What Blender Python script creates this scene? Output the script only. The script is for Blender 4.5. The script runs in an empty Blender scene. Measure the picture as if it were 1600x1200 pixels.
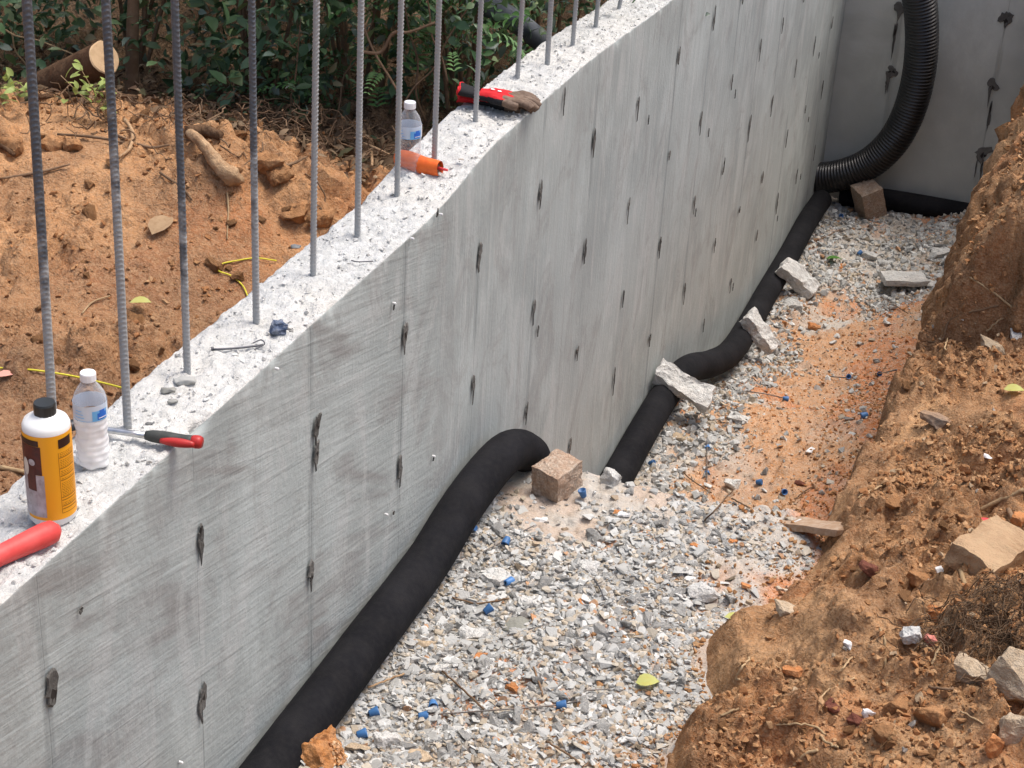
import bpy, math, random
import numpy as np
from mathutils import Vector, Matrix, Quaternion

random.seed(7)
RNG = np.random.default_rng(11)
SC = bpy.context.scene
COL = SC.collection

# ------------------------------------------------------------------ camera
CAM = np.array([1.6284, 0.0, 1.818])
FPX = 2750.2                      # focal length in pixels of the 1600 px wide photograph
R = np.array([[0.9397665547743227, -0.1996965920728415, 0.27741682292552683],
              [0.33778775415056533, 0.41831343600634985, -0.8431567484178009],
              [0.05232834483831075, 0.8860785181749159, 0.46057203991930323]])
cd = bpy.data.cameras.new('camera')
cam = bpy.data.objects.new('camera', cd)
COL.objects.link(cam)
cd.sensor_width = 36.0
cd.lens = FPX * 36 / 1600
cd.clip_start = 0.05
cd.clip_end = 500
M = Matrix([list(R[0]) + [CAM[0]], list(R[1]) + [CAM[1]], list(R[2]) + [CAM[2]], [0, 0, 0, 1]])
cam.matrix_world = M
SC.camera = cam

# ------------------------------------------------------------------ sky, sun, exposure
SUN_DIR = Vector((0.26, 0.20, 0.94)).normalized()       # from the ground to the sun
elev = math.asin(SUN_DIR.z)
azim = math.atan2(SUN_DIR.x, SUN_DIR.y)
world = bpy.data.worlds.new('World')
SC.world = world
world.use_nodes = True
wn = world.node_tree.nodes
sky = wn.new('ShaderNodeTexSky')
sky.sky_type = 'NISHITA'
sky.sun_disc = False
sky.sun_elevation = elev
sky.sun_rotation = azim
sky.altitude = 0
sky.air_density = 1.0
sky.dust_density = 6.0
sky.ozone_density = 0.6
bg = wn['Background']
bg.inputs['Strength'].default_value = 0.135
world.node_tree.links.new(sky.outputs[0], bg.inputs['Color'])
sd = bpy.data.lights.new('sun', 'SUN')
sd.energy = 1.45
sd.angle = math.radians(24)
sd.color = (1.0, 0.98, 0.95)
sun = bpy.data.objects.new('sun', sd)
COL.objects.link(sun)
sun.rotation_euler = SUN_DIR.to_track_quat('Z', 'Y').to_euler()
SC.view_settings.view_transform = 'Standard'
SC.view_settings.look = 'None'
SC.view_settings.gamma = 1
SC.view_settings.exposure = 0.66
SC.view_settings.use_curve_mapping = False
SC.render.engine = 'CYCLES'

# ------------------------------------------------------------------ helpers
def ray(px, py):
    return R @ np.array([px - 800., 600. - py, -FPX]) / FPX

def at(px, py, ax=2, v=0.):
    """point of the photograph's pixel on an axis plane of the place"""
    d = ray(px, py)
    return CAM + d * (v - CAM[ax]) / d[ax]

_perm = np.random.default_rng(3).permutation(4096)
_perm = np.concatenate([_perm, _perm])
_g = np.random.default_rng(4).normal(size=(4096, 3))
_g /= np.linalg.norm(_g, axis=1)[:, None]

def _hash(i, j, k):
    return _perm[(_perm[(_perm[i & 4095] + j) & 4095] + k) & 4095]

def pn(x, y, z=0.0):
    x = np.asarray(x, float); y = np.asarray(y, float); z = np.asarray(z, float) + np.zeros_like(x)
    i = np.floor(x).astype(int); j = np.floor(y).astype(int); k = np.floor(z).astype(int)
    fx, fy, fz = x - i, y - j, z - k
    u, v, w = [t * t * t * (t * (t * 6 - 15) + 10) for t in (fx, fy, fz)]
    out = 0
    for a in (0, 1):
        for b in (0, 1):
            for c in (0, 1):
                g = _g[_hash(i + a, j + b, k + c)]
                d = g[..., 0] * (fx - a) + g[..., 1] * (fy - b) + g[..., 2] * (fz - c)
                out = out + d * (u if a else 1 - u) * (v if b else 1 - v) * (w if c else 1 - w)
    return out * 1.5

def fbm(x, y, z=0.0, octv=4, gain=.5):
    s = 0; a = 1.0; f = 1.0
    for o in range(octv):
        s = s + a * pn(np.asarray(x) * f, np.asarray(y) * f, np.asarray(z) * f + 7.3 * o)
        a *= gain; f *= 2.03
    return s

def worley(x, y, seed=0):
    """distance to the nearest cell point and a random number per cell"""
    x = np.asarray(x, float); y = np.asarray(y, float)
    i = np.floor(x).astype(int); j = np.floor(y).astype(int)
    best = np.full(x.shape, 9.0); idb = np.zeros(x.shape)
    for a in (-1, 0, 1):
        for b in (-1, 0, 1):
            h = _hash(i + a, j + b, np.full(x.shape, seed))
            cx = i + a + (h % 64) / 64.; cy = j + b + ((h // 64) % 64) / 64.
            d = np.hypot(x - cx, y - cy)
            m = d < best
            best = np.where(m, d, best); idb = np.where(m, _perm[h] / 4096., idb)
    return best, idb

def sst(a, b, x):
    t = np.clip((np.asarray(x, float) - a) / (b - a), 0, 1)
    return t * t * (3 - 2 * t)

def mesh_np(name, V, F, smooth=True, col=None, mats=(), fm=None):
    """V (n,3), F (m,3|4) -> mesh data"""
    me = bpy.data.meshes.new(name)
    V = np.asarray(V, np.float32); F = np.asarray(F, np.int32)
    k = F.shape[1]
    me.vertices.add(len(V)); me.vertices.foreach_set('co', V.ravel())
    me.loops.add(F.size); me.loops.foreach_set('vertex_index', F.ravel())
    me.polygons.add(len(F))
    me.polygons.foreach_set('loop_start', np.arange(0, F.size, k, dtype=np.int32))
    me.polygons.foreach_set('loop_total', np.full(len(F), k, np.int32))
    me.polygons.foreach_set('use_smooth', np.full(len(F), smooth))
    if fm is not None:
        me.polygons.foreach_set('material_index', np.asarray(fm, np.int32))
    me.update(calc_edges=True)
    if col is not None:
        a = me.color_attributes.new('tint', 'FLOAT_COLOR', 'POINT')
        c = np.ones((len(V), 4), np.float32); c[:, :col.shape[1]] = col
        a.data.foreach_set('color', c.ravel())
    for m in mats: me.materials.append(m)
    return me

def link(name, me, parent=None, loc=None, rot=None):
    o = bpy.data.objects.new(name, me)
    COL.objects.link(o)
    if parent is not None: o.parent = parent
    if loc is not None: o.location = [float(v) for v in loc]
    if rot is not None: o.rotation_euler = rot
    return o

def tag(o, label, cat, group=None):
    o['label'] = label; o['category'] = cat
    if group: o['group'] = group
    return o

def struct(o):
    o['kind'] = 'structure'; return o

def stuff(o, label=None, cat=None):
    o['kind'] = 'stuff'
    if label: o['label'] = label
    if cat: o['category'] = cat
    return o

def empty(name, loc, rz=0):
    return link(name, None, None, loc, (0, 0, rz))

def grid_faces(nu, nv):
    i = np.arange(nu * nv).reshape(nu, nv)
    return np.stack([i[:-1, :-1].ravel(), i[1:, :-1].ravel(), i[1:, 1:].ravel(), i[:-1, 1:].ravel()], 1)

def catmull(P, n=8):
    P = [np.array(p, float) for p in P]
    P = [2 * P[0] - P[1]] + P + [2 * P[-1] - P[-2]]
    out = []
    for i in range(1, len(P) - 2):
        for t in np.arange(n) / n:
            a, b, c, d = P[i - 1:i + 3]
            out.append(.5 * ((2 * b) + (-a + c) * t + (2 * a - 5 * b + 4 * c - d) * t * t + (-a + 3 * b - 3 * c + d) * t ** 3))
    out.append(P[-2])
    return np.array(out)

def resample(P, step):
    d = np.r_[0, np.cumsum(np.linalg.norm(np.diff(P, axis=0), axis=1))]
    n = max(2, int(d[-1] / step) + 1)
    s = np.linspace(0, d[-1], n)
    return np.stack([np.interp(s, d, P[:, k]) for k in range(P.shape[1])], 1), s

def sweep(P, rad, sides=10, cap=True):
    """tube round a polyline, rad: scalar, (n,) or (n,sides)"""
    P = np.asarray(P, float); n = len(P)
    T = np.gradient(P, axis=0); T /= np.linalg.norm(T, axis=1)[:, None] + 1e-12
    N = np.zeros_like(P); a = np.array([0, 0, 1.0]) if abs(T[0][2]) < .9 else np.array([1.0, 0, 0])
    v = a - T[0] * (a @ T[0]); N[0] = v / np.linalg.norm(v)
    for i in range(1, n):
        v = N[i - 1] - T[i] * (N[i - 1] @ T[i]); N[i] = v / (np.linalg.norm(v) + 1e-12)
    B = np.cross(T, N)
    th = np.arange(sides) * 2 * math.pi / sides
    rad = np.asarray(rad, float)
    if rad.ndim == 0: rad = np.full((n, sides), float(rad))
    elif rad.ndim == 1: rad = np.repeat(rad[:, None], sides, 1)
    V = P[:, None] + rad[..., None] * (np.cos(th)[None, :, None] * N[:, None] + np.sin(th)[None, :, None] * B[:, None])
    V = V.reshape(-1, 3)
    i = np.arange(n * sides).reshape(n, sides); j = np.roll(i, -1, 1)
    F = np.stack([i[:-1].ravel(), j[:-1].ravel(), j[1:].ravel(), i[1:].ravel()], 1)
    if cap:
        V = np.vstack([V, P[0], P[-1]])
        c0, c1 = n * sides, n * sides + 1
        z = np.full(sides, 0)
        F = np.vstack([F, np.stack([j[0], i[0], z + c0, z + c0], 1), np.stack([i[-1], j[-1], z + c1, z + c1], 1)])
    return V, F

def tri(F):
    """quads (some degenerate) to clean triangles"""
    a = F[:, [0, 1, 2]]; b = F[:, [0, 2, 3]]
    b = b[(b[:, 1] != b[:, 2]) & (b[:, 0] != b[:, 2])]
    return np.vstack([a, b])

def tube_mesh(name, P, rad, sides=10, mats=(), smooth=True, cap=True):
    V, F = sweep(P, rad, sides, cap)
    return mesh_np(name, V, tri(F), smooth, mats=mats)

def lathe(prof, sides=32, rfun=None):
    prof = np.array(prof, float)
    th = np.arange(sides) * 2 * math.pi / sides
    r = np.repeat(prof[:, :1], sides, 1)
    if rfun is not None: r = rfun(r, prof[:, 1][:, None], th[None, :])
    V = np.stack([r * np.cos(th), r * np.sin(th), np.repeat(prof[:, 1:2], sides, 1)], -1).reshape(-1, 3)
    i = np.arange(len(prof) * sides).reshape(len(prof), sides); j = np.roll(i, -1, 1)
    F = np.stack([i[:-1].ravel(), j[:-1].ravel(), j[1:].ravel(), i[1:].ravel()], 1)
    return V, F

def curved_patch(r, a0, a1, z0, z1, n=10, m=2):
    """piece of a cylinder skin between two angles and two heights"""
    A = np.linspace(a0, a1, n); Z = np.linspace(z0, z1, m)
    V = np.array([[r * math.cos(a), r * math.sin(a), z] for a in A for z in Z])
    return V, grid_faces(n, m)

def join(parts):
    Vs, Fs, o = [], [], 0
    for V, F in parts:
        if F.shape[1] == 4: F = tri(F)
        Vs.append(V); Fs.append(F + o); o += len(V)
    return np.vstack(Vs), np.vstack(Fs)

# ------------------------------------------------------------------ materials
def mat(name, col, rough=.8, spec=.3, metal=0.0, noise=None, bump=None, tint=False, rnd=0.0, extra=None, transl=0):
    """noise: list of (scale, colour2, amount, detail[, (sx,sy,sz)]); bump: list of (scale, strength, distance[, (sx,sy,sz)])"""
    m = bpy.data.materials.new(name); m.use_nodes = True
    nt = m.node_tree; N = nt.nodes; L = nt.links
    b = N['Principled BSDF']
    b.inputs['Roughness'].default_value = rough
    b.inputs['Specular IOR Level'].default_value = spec
    b.inputs['Metallic'].default_value = metal
    tc = N.new('ShaderNodeTexCoord')
    def coords(s):
        mp = N.new('ShaderNodeMapping'); mp.inputs['Scale'].default_value = s
        L.new(tc.outputs['Object'], mp.inputs['Vector']); return mp.outputs[0]
    rgb = N.new('ShaderNodeRGB'); rgb.outputs[0].default_value = (*col, 1)
    cur = rgb.outputs[0]
    if tint:
        at_ = N.new('ShaderNodeAttribute'); at_.attribute_name = 'tint'
        mx = N.new('ShaderNodeMix'); mx.data_type = 'RGBA'; mx.blend_type = 'MULTIPLY'; mx.inputs[0].default_value = 1
        L.new(cur, mx.inputs[6]); L.new(at_.outputs['Color'], mx.inputs[7]); cur = mx.outputs[2]
    for nz in (noise or []):
        sc_, c2, amt, det = nz[:4]; st = nz[4] if len(nz) > 4 else (1, 1, 1)
        t = N.new('ShaderNodeTexNoise'); t.inputs['Scale'].default_value = sc_; t.inputs['Detail'].default_value = det
        t.inputs['Roughness'].default_value = .62
        L.new(coords(st), t.inputs['Vector'])
        rp = N.new('ShaderNodeMapRange'); rp.inputs[1].default_value = .42; rp.inputs[2].default_value = .66
        rp.inputs[3].default_value = 0; rp.inputs[4].default_value = amt
        L.new(t.outputs[0], rp.inputs[0])
        mx = N.new('ShaderNodeMix'); mx.data_type = 'RGBA'; mx.blend_type = 'MIX'
        L.new(rp.outputs[0], mx.inputs[0]); L.new(cur, mx.inputs[6]); mx.inputs[7].default_value = (*c2, 1); cur = mx.outputs[2]
    if rnd:
        oi = N.new('ShaderNodeObjectInfo')
        rp = N.new('ShaderNodeMapRange'); rp.inputs[3].default_value = 1 - rnd; rp.inputs[4].default_value = 1 + rnd
        L.new(oi.outputs['Random'], rp.inputs[0])
        hs = N.new('ShaderNodeHueSaturation'); L.new(rp.outputs[0], hs.inputs['Value']); L.new(cur, hs.inputs['Color']); cur = hs.outputs[0]
    L.new(cur, b.inputs['Base Color'])
    prev = None
    for bp in (bump or []):
        sc_, st_, ds = bp[:3]; st = bp[3] if len(bp) > 3 else (1, 1, 1)
        t = N.new('ShaderNodeTexNoise'); t.inputs['Scale'].default_value = sc_; t.inputs['Detail'].default_value = 5
        t.inputs['Roughness'].default_value = .6
        L.new(coords(st), t.inputs['Vector'])
        bn = N.new('ShaderNodeBump'); bn.inputs['Strength'].default_value = st_; bn.inputs['Distance'].default_value = ds
        L.new(t.outputs[0], bn.inputs['Height'])
        if prev: L.new(prev, bn.inputs['Normal'])
        prev = bn.outputs[0]
    if prev: L.new(prev, b.inputs['Normal'])
    if transl:
        b.inputs['Transmission Weight'].default_value = 0
        tr = N.new('ShaderNodeBsdfTranslucent'); L.new(cur, tr.inputs['Color'])
        ms = N.new('ShaderNodeMixShader'); ms.inputs[0].default_value = transl
        out = N['Material Output']
        L.new(b.outputs[0], ms.inputs[1]); L.new(tr.outputs[0], ms.inputs[2]); L.new(ms.outputs[0], out.inputs[0])
    if extra: extra(m, nt, b)
    return m

M_SOIL = mat('soil', (.44, .44, .44), .95, .15, tint=True,
             noise=[(38, (.52, .33, .18), .42, 5), (13, (.20, .10, .05), .35, 6), (70, (.18, .09, .045), .30, 5), (150, (.60, .43, .28), .30, 3)],
             bump=[(28, 1, .022), (75, 1, .010), (190, .9, .004)])
M_FLOOR = mat('trench_soil', (.48, .48, .48), .95, .15, tint=True,
              noise=[(30, (.46, .37, .28), .5, 5), (9, (.30, .17, .09), .22, 6), (140, (.6, .55, .48), .3, 3)],
              bump=[(60, .8, .01), (200, .7, .004)])
M_CHIP = mat('stone_chips', (.47, .465, .455), .9, .2, tint=True, noise=[(90, (.40, .38, .35), .25, 4)], bump=[(160, .7, .003)])
M_CRUMB = mat('soil_crumb', (.385, .385, .385), .95, .1, tint=True, noise=[(90, (.30, .17, .09), .3, 4)], bump=[(200, .8, .003)])
M_CONC = mat('broken_concrete', (.54, .54, .52), .9, .2, rnd=.16,
             noise=[(14, (.68, .68, .67), .7, 5), (40, (.33, .31, .28), .4, 5), (6, (.50, .44, .36), .25, 3)],
             bump=[(45, 1, .014), (160, .9, .005)])
M_TAN = mat('tan_stone', (.46, .36, .25), .9, .2, rnd=.12,
            noise=[(18, (.55, .47, .36), .6, 5), (50, (.25, .17, .10), .5, 5)], bump=[(50, .9, .008), (200, .7, .003)])
M_GRANITE = mat('granite', (.42, .31, .23), .85, .25, rnd=.05,
                noise=[(70, (.62, .54, .45), .7, 4), (120, (.16, .10, .07), .55, 4), (12, (.45, .27, .17), .4, 4)],
                bump=[(40, 1, .01), (160, .8, .004)])
M_CLOD = mat('soil_clod', (.34, .175, .08), .95, .1, rnd=.22,
             noise=[(25, (.46, .28, .15), .5, 5), (60, (.17, .08, .035), .5, 5)], bump=[(60, .9, .01), (200, .8, .004)])
M_REDCLOD = mat('dark_red_clod', (.13, .045, .03), .9, .2, noise=[(25, (.24, .10, .06), .5, 5)], bump=[(60, .9, .01)])
M_ORANGE_ROCK = mat('orange_rock', (.46, .19, .07), .9, .2, rnd=.1, noise=[(25, (.55, .32, .16), .5, 5), (60, (.22, .09, .04), .4, 5)], bump=[(50, .9, .01)])
M_ROOT = mat('pale_root', (.42, .30, .17), .85, .2, rnd=.2, noise=[(30, (.25, .15, .08), .5, 4)], bump=[(120, .6, .003)])
M_TWIG = mat('brown_twig', (.16, .10, .06), .9, .15, rnd=.35, noise=[(30, (.28, .19, .12), .5, 4)], bump=[(120, .6, .003)])
M_BARK = mat('bark', (.10, .055, .032), .95, .1, noise=[(14, (.19, .12, .07), .6, 6, (1, 1, .25))], bump=[(25, 1, .02, (1, 1, .25)), (90, .7, .005)])
M_CUTWOOD = mat('cut_wood', (.62, .43, .25), .8, .2, noise=[(30, (.42, .25, .13), .5, 5)], bump=[(80, .5, .004)])
M_STICK = mat('peeled_wood', (.46, .30, .17), .85, .2, noise=[(16, (.22, .12, .06), .75, 6), (60, (.55, .40, .25), .4, 4)], bump=[(40, 1, .014), (120, .8, .004)])
M_SOCK = mat('black_pipe_sock', (.0075, .0078, .0098), .85, .10,
             noise=[(5, (.018, .018, .021), .6, 3), (60, (.035, .034, .033), .15, 4), (16, (.05, .045, .04), .07, 6)], bump=[(6, .15, .02), (40, .12, .003), (320, .4, .0015)])
M_HOSE = mat('black_corrugated_plastic', (.013, .013, .014), .36, .6, noise=[(8, (.045, .042, .038), .45, 5)], bump=[(60, .2, .003)])
M_GREYPIPE = mat('grey_dusty_pipe', (.10, .11, .12), .8, .3, noise=[(14, (.20, .21, .22), .6, 5)], bump=[(60, .4, .004)])
M_WHITE = mat('white_plastic', (.82, .82, .80), .35, .5)
M_CAPW = mat('white_cap', (.85, .86, .88), .4, .5)
M_BLACKP = mat('black_plastic', (.02, .022, .022), .4, .5)
M_YEL = mat('yellow_label', (.90, .40, .018), .45, .4)
M_DARKPRINT = mat('dark_print', (.035, .012, .008), .5, .4)
M_MAROON = mat('maroon_print', (.10, .018, .012), .5, .4, noise=[(60, (.03, .012, .01), .7, 3)])
M_GREYPRINT = mat('grey_print', (.42, .38, .38), .5, .4, noise=[(90, (.22, .17, .16), .7, 4, (1, 1, .5)), (40, (.62, .60, .62), .6, 3)])
M_CREAM = mat('cream_print', (.62, .56, .47), .5, .4)
M_TEXT = mat('small_print', (.30, .11, .015), .5, .3)
M_REDG = mat('red_rubber', (.62, .06, .055), .5, .35, noise=[(20, (.70, .12, .11), .5, 3)], bump=[(90, .15, .002)])
M_REDDARK = mat('dark_red_rubber', (.42, .025, .022), .4, .4, noise=[(40, (.22, .015, .012), .4, 3)])
M_GRIP = mat('black_rubber', (.045, .048, .045), .6, .3, noise=[(60, (.09, .09, .085), .5, 3)])
M_CHROME = mat('bright_steel', (.62, .63, .64), .28, .5, metal=1.0, noise=[(40, (.42, .42, .42), .5, 3)])
M_DSTEEL = mat('dark_steel', (.05, .05, .055), .45, .5, metal=.6)
M_NAIL = mat('nail_steel', (.10, .10, .11), .5, .5, metal=.5)
M_ORANGEP = mat('orange_plastic', (.80, .15, .02), .5, .4, noise=[(50, (.62, .08, .012), .5, 3)], bump=[(70, .3, .003)])
M_GLOVE_RED = mat('red_knit', (.52, .02, .025), .8, .2, bump=[(260, .5, .002)])
M_GLOVE_BLK = mat('black_knit', (.02, .02, .022), .85, .2, bump=[(260, .5, .002)])
M_GLOVE_BRN = mat('brown_latex', (.12, .075, .05), .6, .35, noise=[(40, (.24, .17, .12), .6, 4)], bump=[(90, .5, .004)])
M_BLUE = mat('blue_plastic', (.05, .16, .38), .45, .4, rnd=.3, noise=[(120, (.10, .22, .42), .3, 3)])
M_WIRE = mat('tie_wire', (.16, .15, .14), .5, .5, metal=.5, noise=[(60, (.24, .14, .09), .5, 4)])
M_STRING = mat('yellow_string', (.62, .56, .05), .7, .3)
M_LEAFY = mat('yellow_leaf', (.50, .52, .18), .6, .3, noise=[(40, (.50, .44, .10), .6, 3)], transl=.25)
M_LEAFG = mat('fallen_green_leaf', (.07, .18, .03), .6, .3, transl=.2)
M_LEAFB = mat('dry_leaf', (.42, .29, .17), .8, .2, rnd=.2, noise=[(60, (.28, .17, .09), .5, 3)], transl=.2)
M_PAPER = mat('white_scrap', (.72, .72, .72), .8, .3, noise=[(50, (.5, .47, .43), .4, 3)])
M_PINK = mat('pink_tape', (.72, .07, .08), .6, .3, transl=.2)
M_PLANK = mat('weathered_board', (.33, .22, .14), .85, .2, noise=[(20, (.30, .20, .13), .6, 5, (.2, 1, 1)), (60, (.52, .44, .36), .4, 4)], bump=[(40, .7, .004, (.2, 1, 1))])
M_SAPLING = mat('pale_young_leaf', (.34, .42, .12), .5, .4, rnd=.1, transl=.3)
M_LEAF = mat('shrub_leaf', (.5, .5, .5), .42, .45, tint=True, transl=.18)
M_LEAF1 = mat('glossy_leaf', (.10, .18, .08), .32, .5, rnd=.45, noise=[(25, (.09, .15, .065), .6, 3)], transl=.15)
M_LITTER = mat('leaf_litter', (.5, .5, .5), .9, .15, tint=True)
M_GROUT = mat('tie_hole_grout', (.15, .145, .135), .95, .15, rnd=.35, noise=[(90, (.19, .18, .165), .6, 4), (40, (.06, .053, .047), .4, 4)], bump=[(120, .8, .004)])

def clear_plastic(name, c, dens):
    m = bpy.data.materials.new(name); m.use_nodes = True
    nt = m.node_tree; N = nt.nodes; L = nt.links
    b = N['Principled BSDF']; b.inputs['Base Color'].default_value = (*c, 1); b.inputs['Roughness'].default_value = .12
    b.inputs['Specular IOR Level'].default_value = .9
    t = N.new('ShaderNodeBsdfTransparent'); t.inputs[0].default_value = (.97, .98, .99, 1)
    lw = N.new('ShaderNodeLayerWeight'); lw.inputs[0].default_value = .35
    mr = N.new('ShaderNodeMapRange'); mr.inputs[3].default_value = dens; mr.inputs[4].default_value = min(1, dens + .55)
    ms = N.new('ShaderNodeMixShader')
    L.new(lw.outputs['Facing'], mr.inputs[0]); L.new(mr.outputs[0], ms.inputs[0]); L.new(t.outputs[0], ms.inputs[1]); L.new(b.outputs[0], ms.inputs[2])
    L.new(ms.outputs[0], N['Material Output'].inputs[0])
    return m
M_CLEAR = clear_plastic('clear_plastic', (.80, .83, .86), .10)
M_FROST = clear_plastic('crumpled_clear_plastic', (.90, .91, .92), .84)
M_LABELW = clear_plastic('pale_blue_label', (.66, .78, .92), .75)
M_LABELB = mat('blue_label_print', (.03, .16, .62), .4, .4)
M_LABELB2 = mat('sky_blue_label_print', (.16, .45, .80), .4, .4)

def concrete_face(name, near):
    """formed concrete: pour streaks, brushed grain, form joints and rust-free drips at each tie column"""
    m = bpy.data.materials.new(name); m.use_nodes = True
    nt = m.node_tree; N = nt.nodes; L = nt.links
    b = N['Principled BSDF']; b.inputs['Roughness'].default_value = .85; b.inputs['Specular IOR Level'].default_value = .2
    tc = N.new('ShaderNodeTexCoord')
    def math_(op, a, c=None, clamp=False):
        n = N.new('ShaderNodeMath'); n.operation = op; n.use_clamp = clamp
        for i, v in enumerate((a, c)):
            if v is None: continue
            if isinstance(v, (int, float)): n.inputs[i].default_value = v
            else: L.new(v, n.inputs[i])
        return n.outputs[0]
    def rng(v, a, c, o0=0., o1=1.):
        n = N.new('ShaderNodeMapRange'); n.interpolation_type = 'SMOOTHSTEP'
        L.new(v, n.inputs[0])
        for i, x in zip((1, 2, 3, 4), (a, c, o0, o1)): n.inputs[i].default_value = x
        return n.outputs[0]
    def noise(scale, st, det=4, rot=(0, 0, 0), dist=0., rough=.55):
        mp = N.new('ShaderNodeMapping'); mp.inputs['Scale'].default_value = st
        r_ = N.new('ShaderNodeMapping'); r_.inputs['Rotation'].default_value = rot
        L.new(tc.outputs['Object'], r_.inputs[0]); L.new(r_.outputs[0], mp.inputs[0])
        t = N.new('ShaderNodeTexNoise'); t.inputs['Scale'].default_value = scale; t.inputs['Detail'].default_value = det
        t.inputs['Distortion'].default_value = dist; t.inputs['Roughness'].default_value = rough
        L.new(mp.outputs[0], t.inputs['Vector']); return t.outputs[0]
    def mix(a, c, f, mode='MIX'):
        n = N.new('ShaderNodeMix'); n.data_type = 'RGBA'; n.blend_type = mode
        if isinstance(f, (int, float)): n.inputs[0].default_value = f
        else: L.new(f, n.inputs[0])
        for i, v in ((6, a), (7, c)):
            if isinstance(v, tuple): n.inputs[i].default_value = (*v, 1)
            else: L.new(v, n.inputs[i])
        return n.outputs[2]
    sp = N.new('ShaderNodeSeparateXYZ'); L.new(tc.outputs['Object'], sp.inputs[0])
    base = (.385, .420, .412) if near else (.55, .56, .515)
    cur = mix(base, tuple(v * .80 for v in base), rng(noise(1.6, (1, 1, 1), 5), .40, .62, 0, .8))
    cur = mix(cur, tuple(min(1, v * 1.22) for v in base), rng(noise(3.0, (1, 1, .5), 6, rough=.7), .48, .66, 0, .65))
    if near:
        wN = rng(sp.outputs[1], 4.05, 4.45, 1, 0)        # brushed part of the wall, nearest the camera
        wF = math_('SUBTRACT', 1.0, wN)
        # vertical pour streaks
        v1 = noise(1, (1, 26, 1.1), 4, dist=.3)
        v2 = noise(1, (1, 90, 2.5), 3)
        v3 = noise(1, (1, 9, .8), 4)
        cur = mix(cur, (.53, .535, .52), math_('MULTIPLY', rng(v1, .52, .80, 0, .40), wF))
        cur = mix(cur, (.27, .27, .26), math_('MULTIPLY', rng(v2, .58, .84, 0, .26), wF))
        cur = mix(cur, (.30, .30, .29), math_('MULTIPLY', rng(v3, .53, .72, 0, .36), wF))
        # brushed streaks running with the wall, a little downhill
        h1 = noise(1, (1, 2.2, 34), 4, rot=(math.radians(14), 0, 0), dist=.4)
        h2 = noise(1, (1, 5, 130), 3, rot=(math.radians(12), 0, 0))
        h3 = noise(1, (1, 1.8, 7), 5, rot=(math.radians(22), 0, 0), dist=.6)
        cur = mix(cur, (.54, .545, .53), math_('MULTIPLY', rng(h1, .52, .78, 0, .32), wN))
        cur = mix(cur, (.25, .245, .235), math_('MULTIPLY', rng(h3, .50, .70, 0, .80), wN))
        cur = mix(cur, (.58, .58, .57), math_('MULTIPLY', rng(h2, .62, .80, 0, .34), wN))
        cur = mix(cur, (.26, .255, .25), math_('MULTIPLY', rng(noise(1, (1, 6, 110), 3, rot=(math.radians(13), 0, 0)), .62, .84, 0, .24), wN))
        cur = mix(cur, (.47, .485, .475), rng(noise(1, (1, 5.5, 1.6), 6, dist=1.4, rough=.68), .50, .64, 0, .5))
        cur = mix(cur, (.27, .27, .26), rng(noise(1, (1, 3.2, 2.4), 6, dist=1.6, rough=.72), .50, .66, 0, .48))
        along = sp.outputs[1]; y0, dcol = 2.256, .575
    else:
        cur = mix(cur, (.62, .63, .60), rng(noise(1, (2.0, 1, 5), 5), .50, .70, 0, .5))
        cur = mix(cur, (.40, .41, .38), rng(noise(1, (1.4, 1, 1.1), 5), .50, .66, 0, .5))
        along = sp.outputs[0]; y0, dcol = .37, .65
    # drips and form joints under the columns of tie holes
    u = math_('DIVIDE', math_('SUBTRACT', along, y0 - .5 * dcol), dcol)
    fr = math_('ABSOLUTE', math_('SUBTRACT', math_('FRACT', u), .5))
    d = math_('MULTIPLY', fr, dcol)
    wob = math_('MULTIPLY', math_('SUBTRACT', noise(1, (8, 8, 2.2), 3), .5), .022)
    dd = math_('ABSOLUTE', math_('ADD', d, wob))
    line = rng(dd, .0010, .0032, 1, 0)
    pres = rng(noise(1, (2.3, 2.3, 2.0), 2), .44, .56, 0, 1)
    cur = mix(cur, tuple(v * .42 for v in base), math_('MULTIPLY', line, math_('MULTIPLY', pres, .42)))
    wide = rng(dd, .010, .022, 1, 0)
    pres2 = rng(noise(1, (3.1, 3.1, 1.3), 2), .46, .56, 0, 1)
    cur = mix(cur, tuple(v * .66 for v in base), math_('MULTIPLY', wide, math_('MULTIPLY', pres2, .6)))
    # pores and specks
    sp1 = noise(95, (1, 1, 1), 3)
    cur = mix(cur, (.17, .165, .155), rng(sp1, .70, .78, 0, .7))
    cur = mix(cur, (.60, .60, .585), rng(noise(60, (1, 1, 1), 3), .70, .80, 0, .55))
    L.new(cur, b.inputs['Base Color'])
    def bump(h, s, dist, prev=None):
        n = N.new('ShaderNodeBump'); n.inputs['Strength'].default_value = s; n.inputs['Distance'].default_value = dist
        L.new(h, n.inputs['Height'])
        if prev: L.new(prev, n.inputs['Normal'])
        return n.outputs[0]
    p = bump(noise(70, (1, 1, 1), 5), .5, .003)
    p = bump(math_('MULTIPLY', line, -1.0), .6, .002, p)
    if near:
        p = bump(math_('MULTIPLY', h2, wN), .18, .005, p)
        p = bump(math_('MULTIPLY', h1, wN), .30, .010, p)
        p = bump(math_('MULTIPLY', v2, wF), .4, .003, p)
        p = bump(math_('MULTIPLY', v1, wF), .4, .006, p)
    L.new(p, b.inputs['Normal'])
    return m
M_FACE = concrete_face('formed_concrete', True)
M_FACE2 = concrete_face('far_formed_concrete', False)  # far wall, base colour lighter than the long wall
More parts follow.
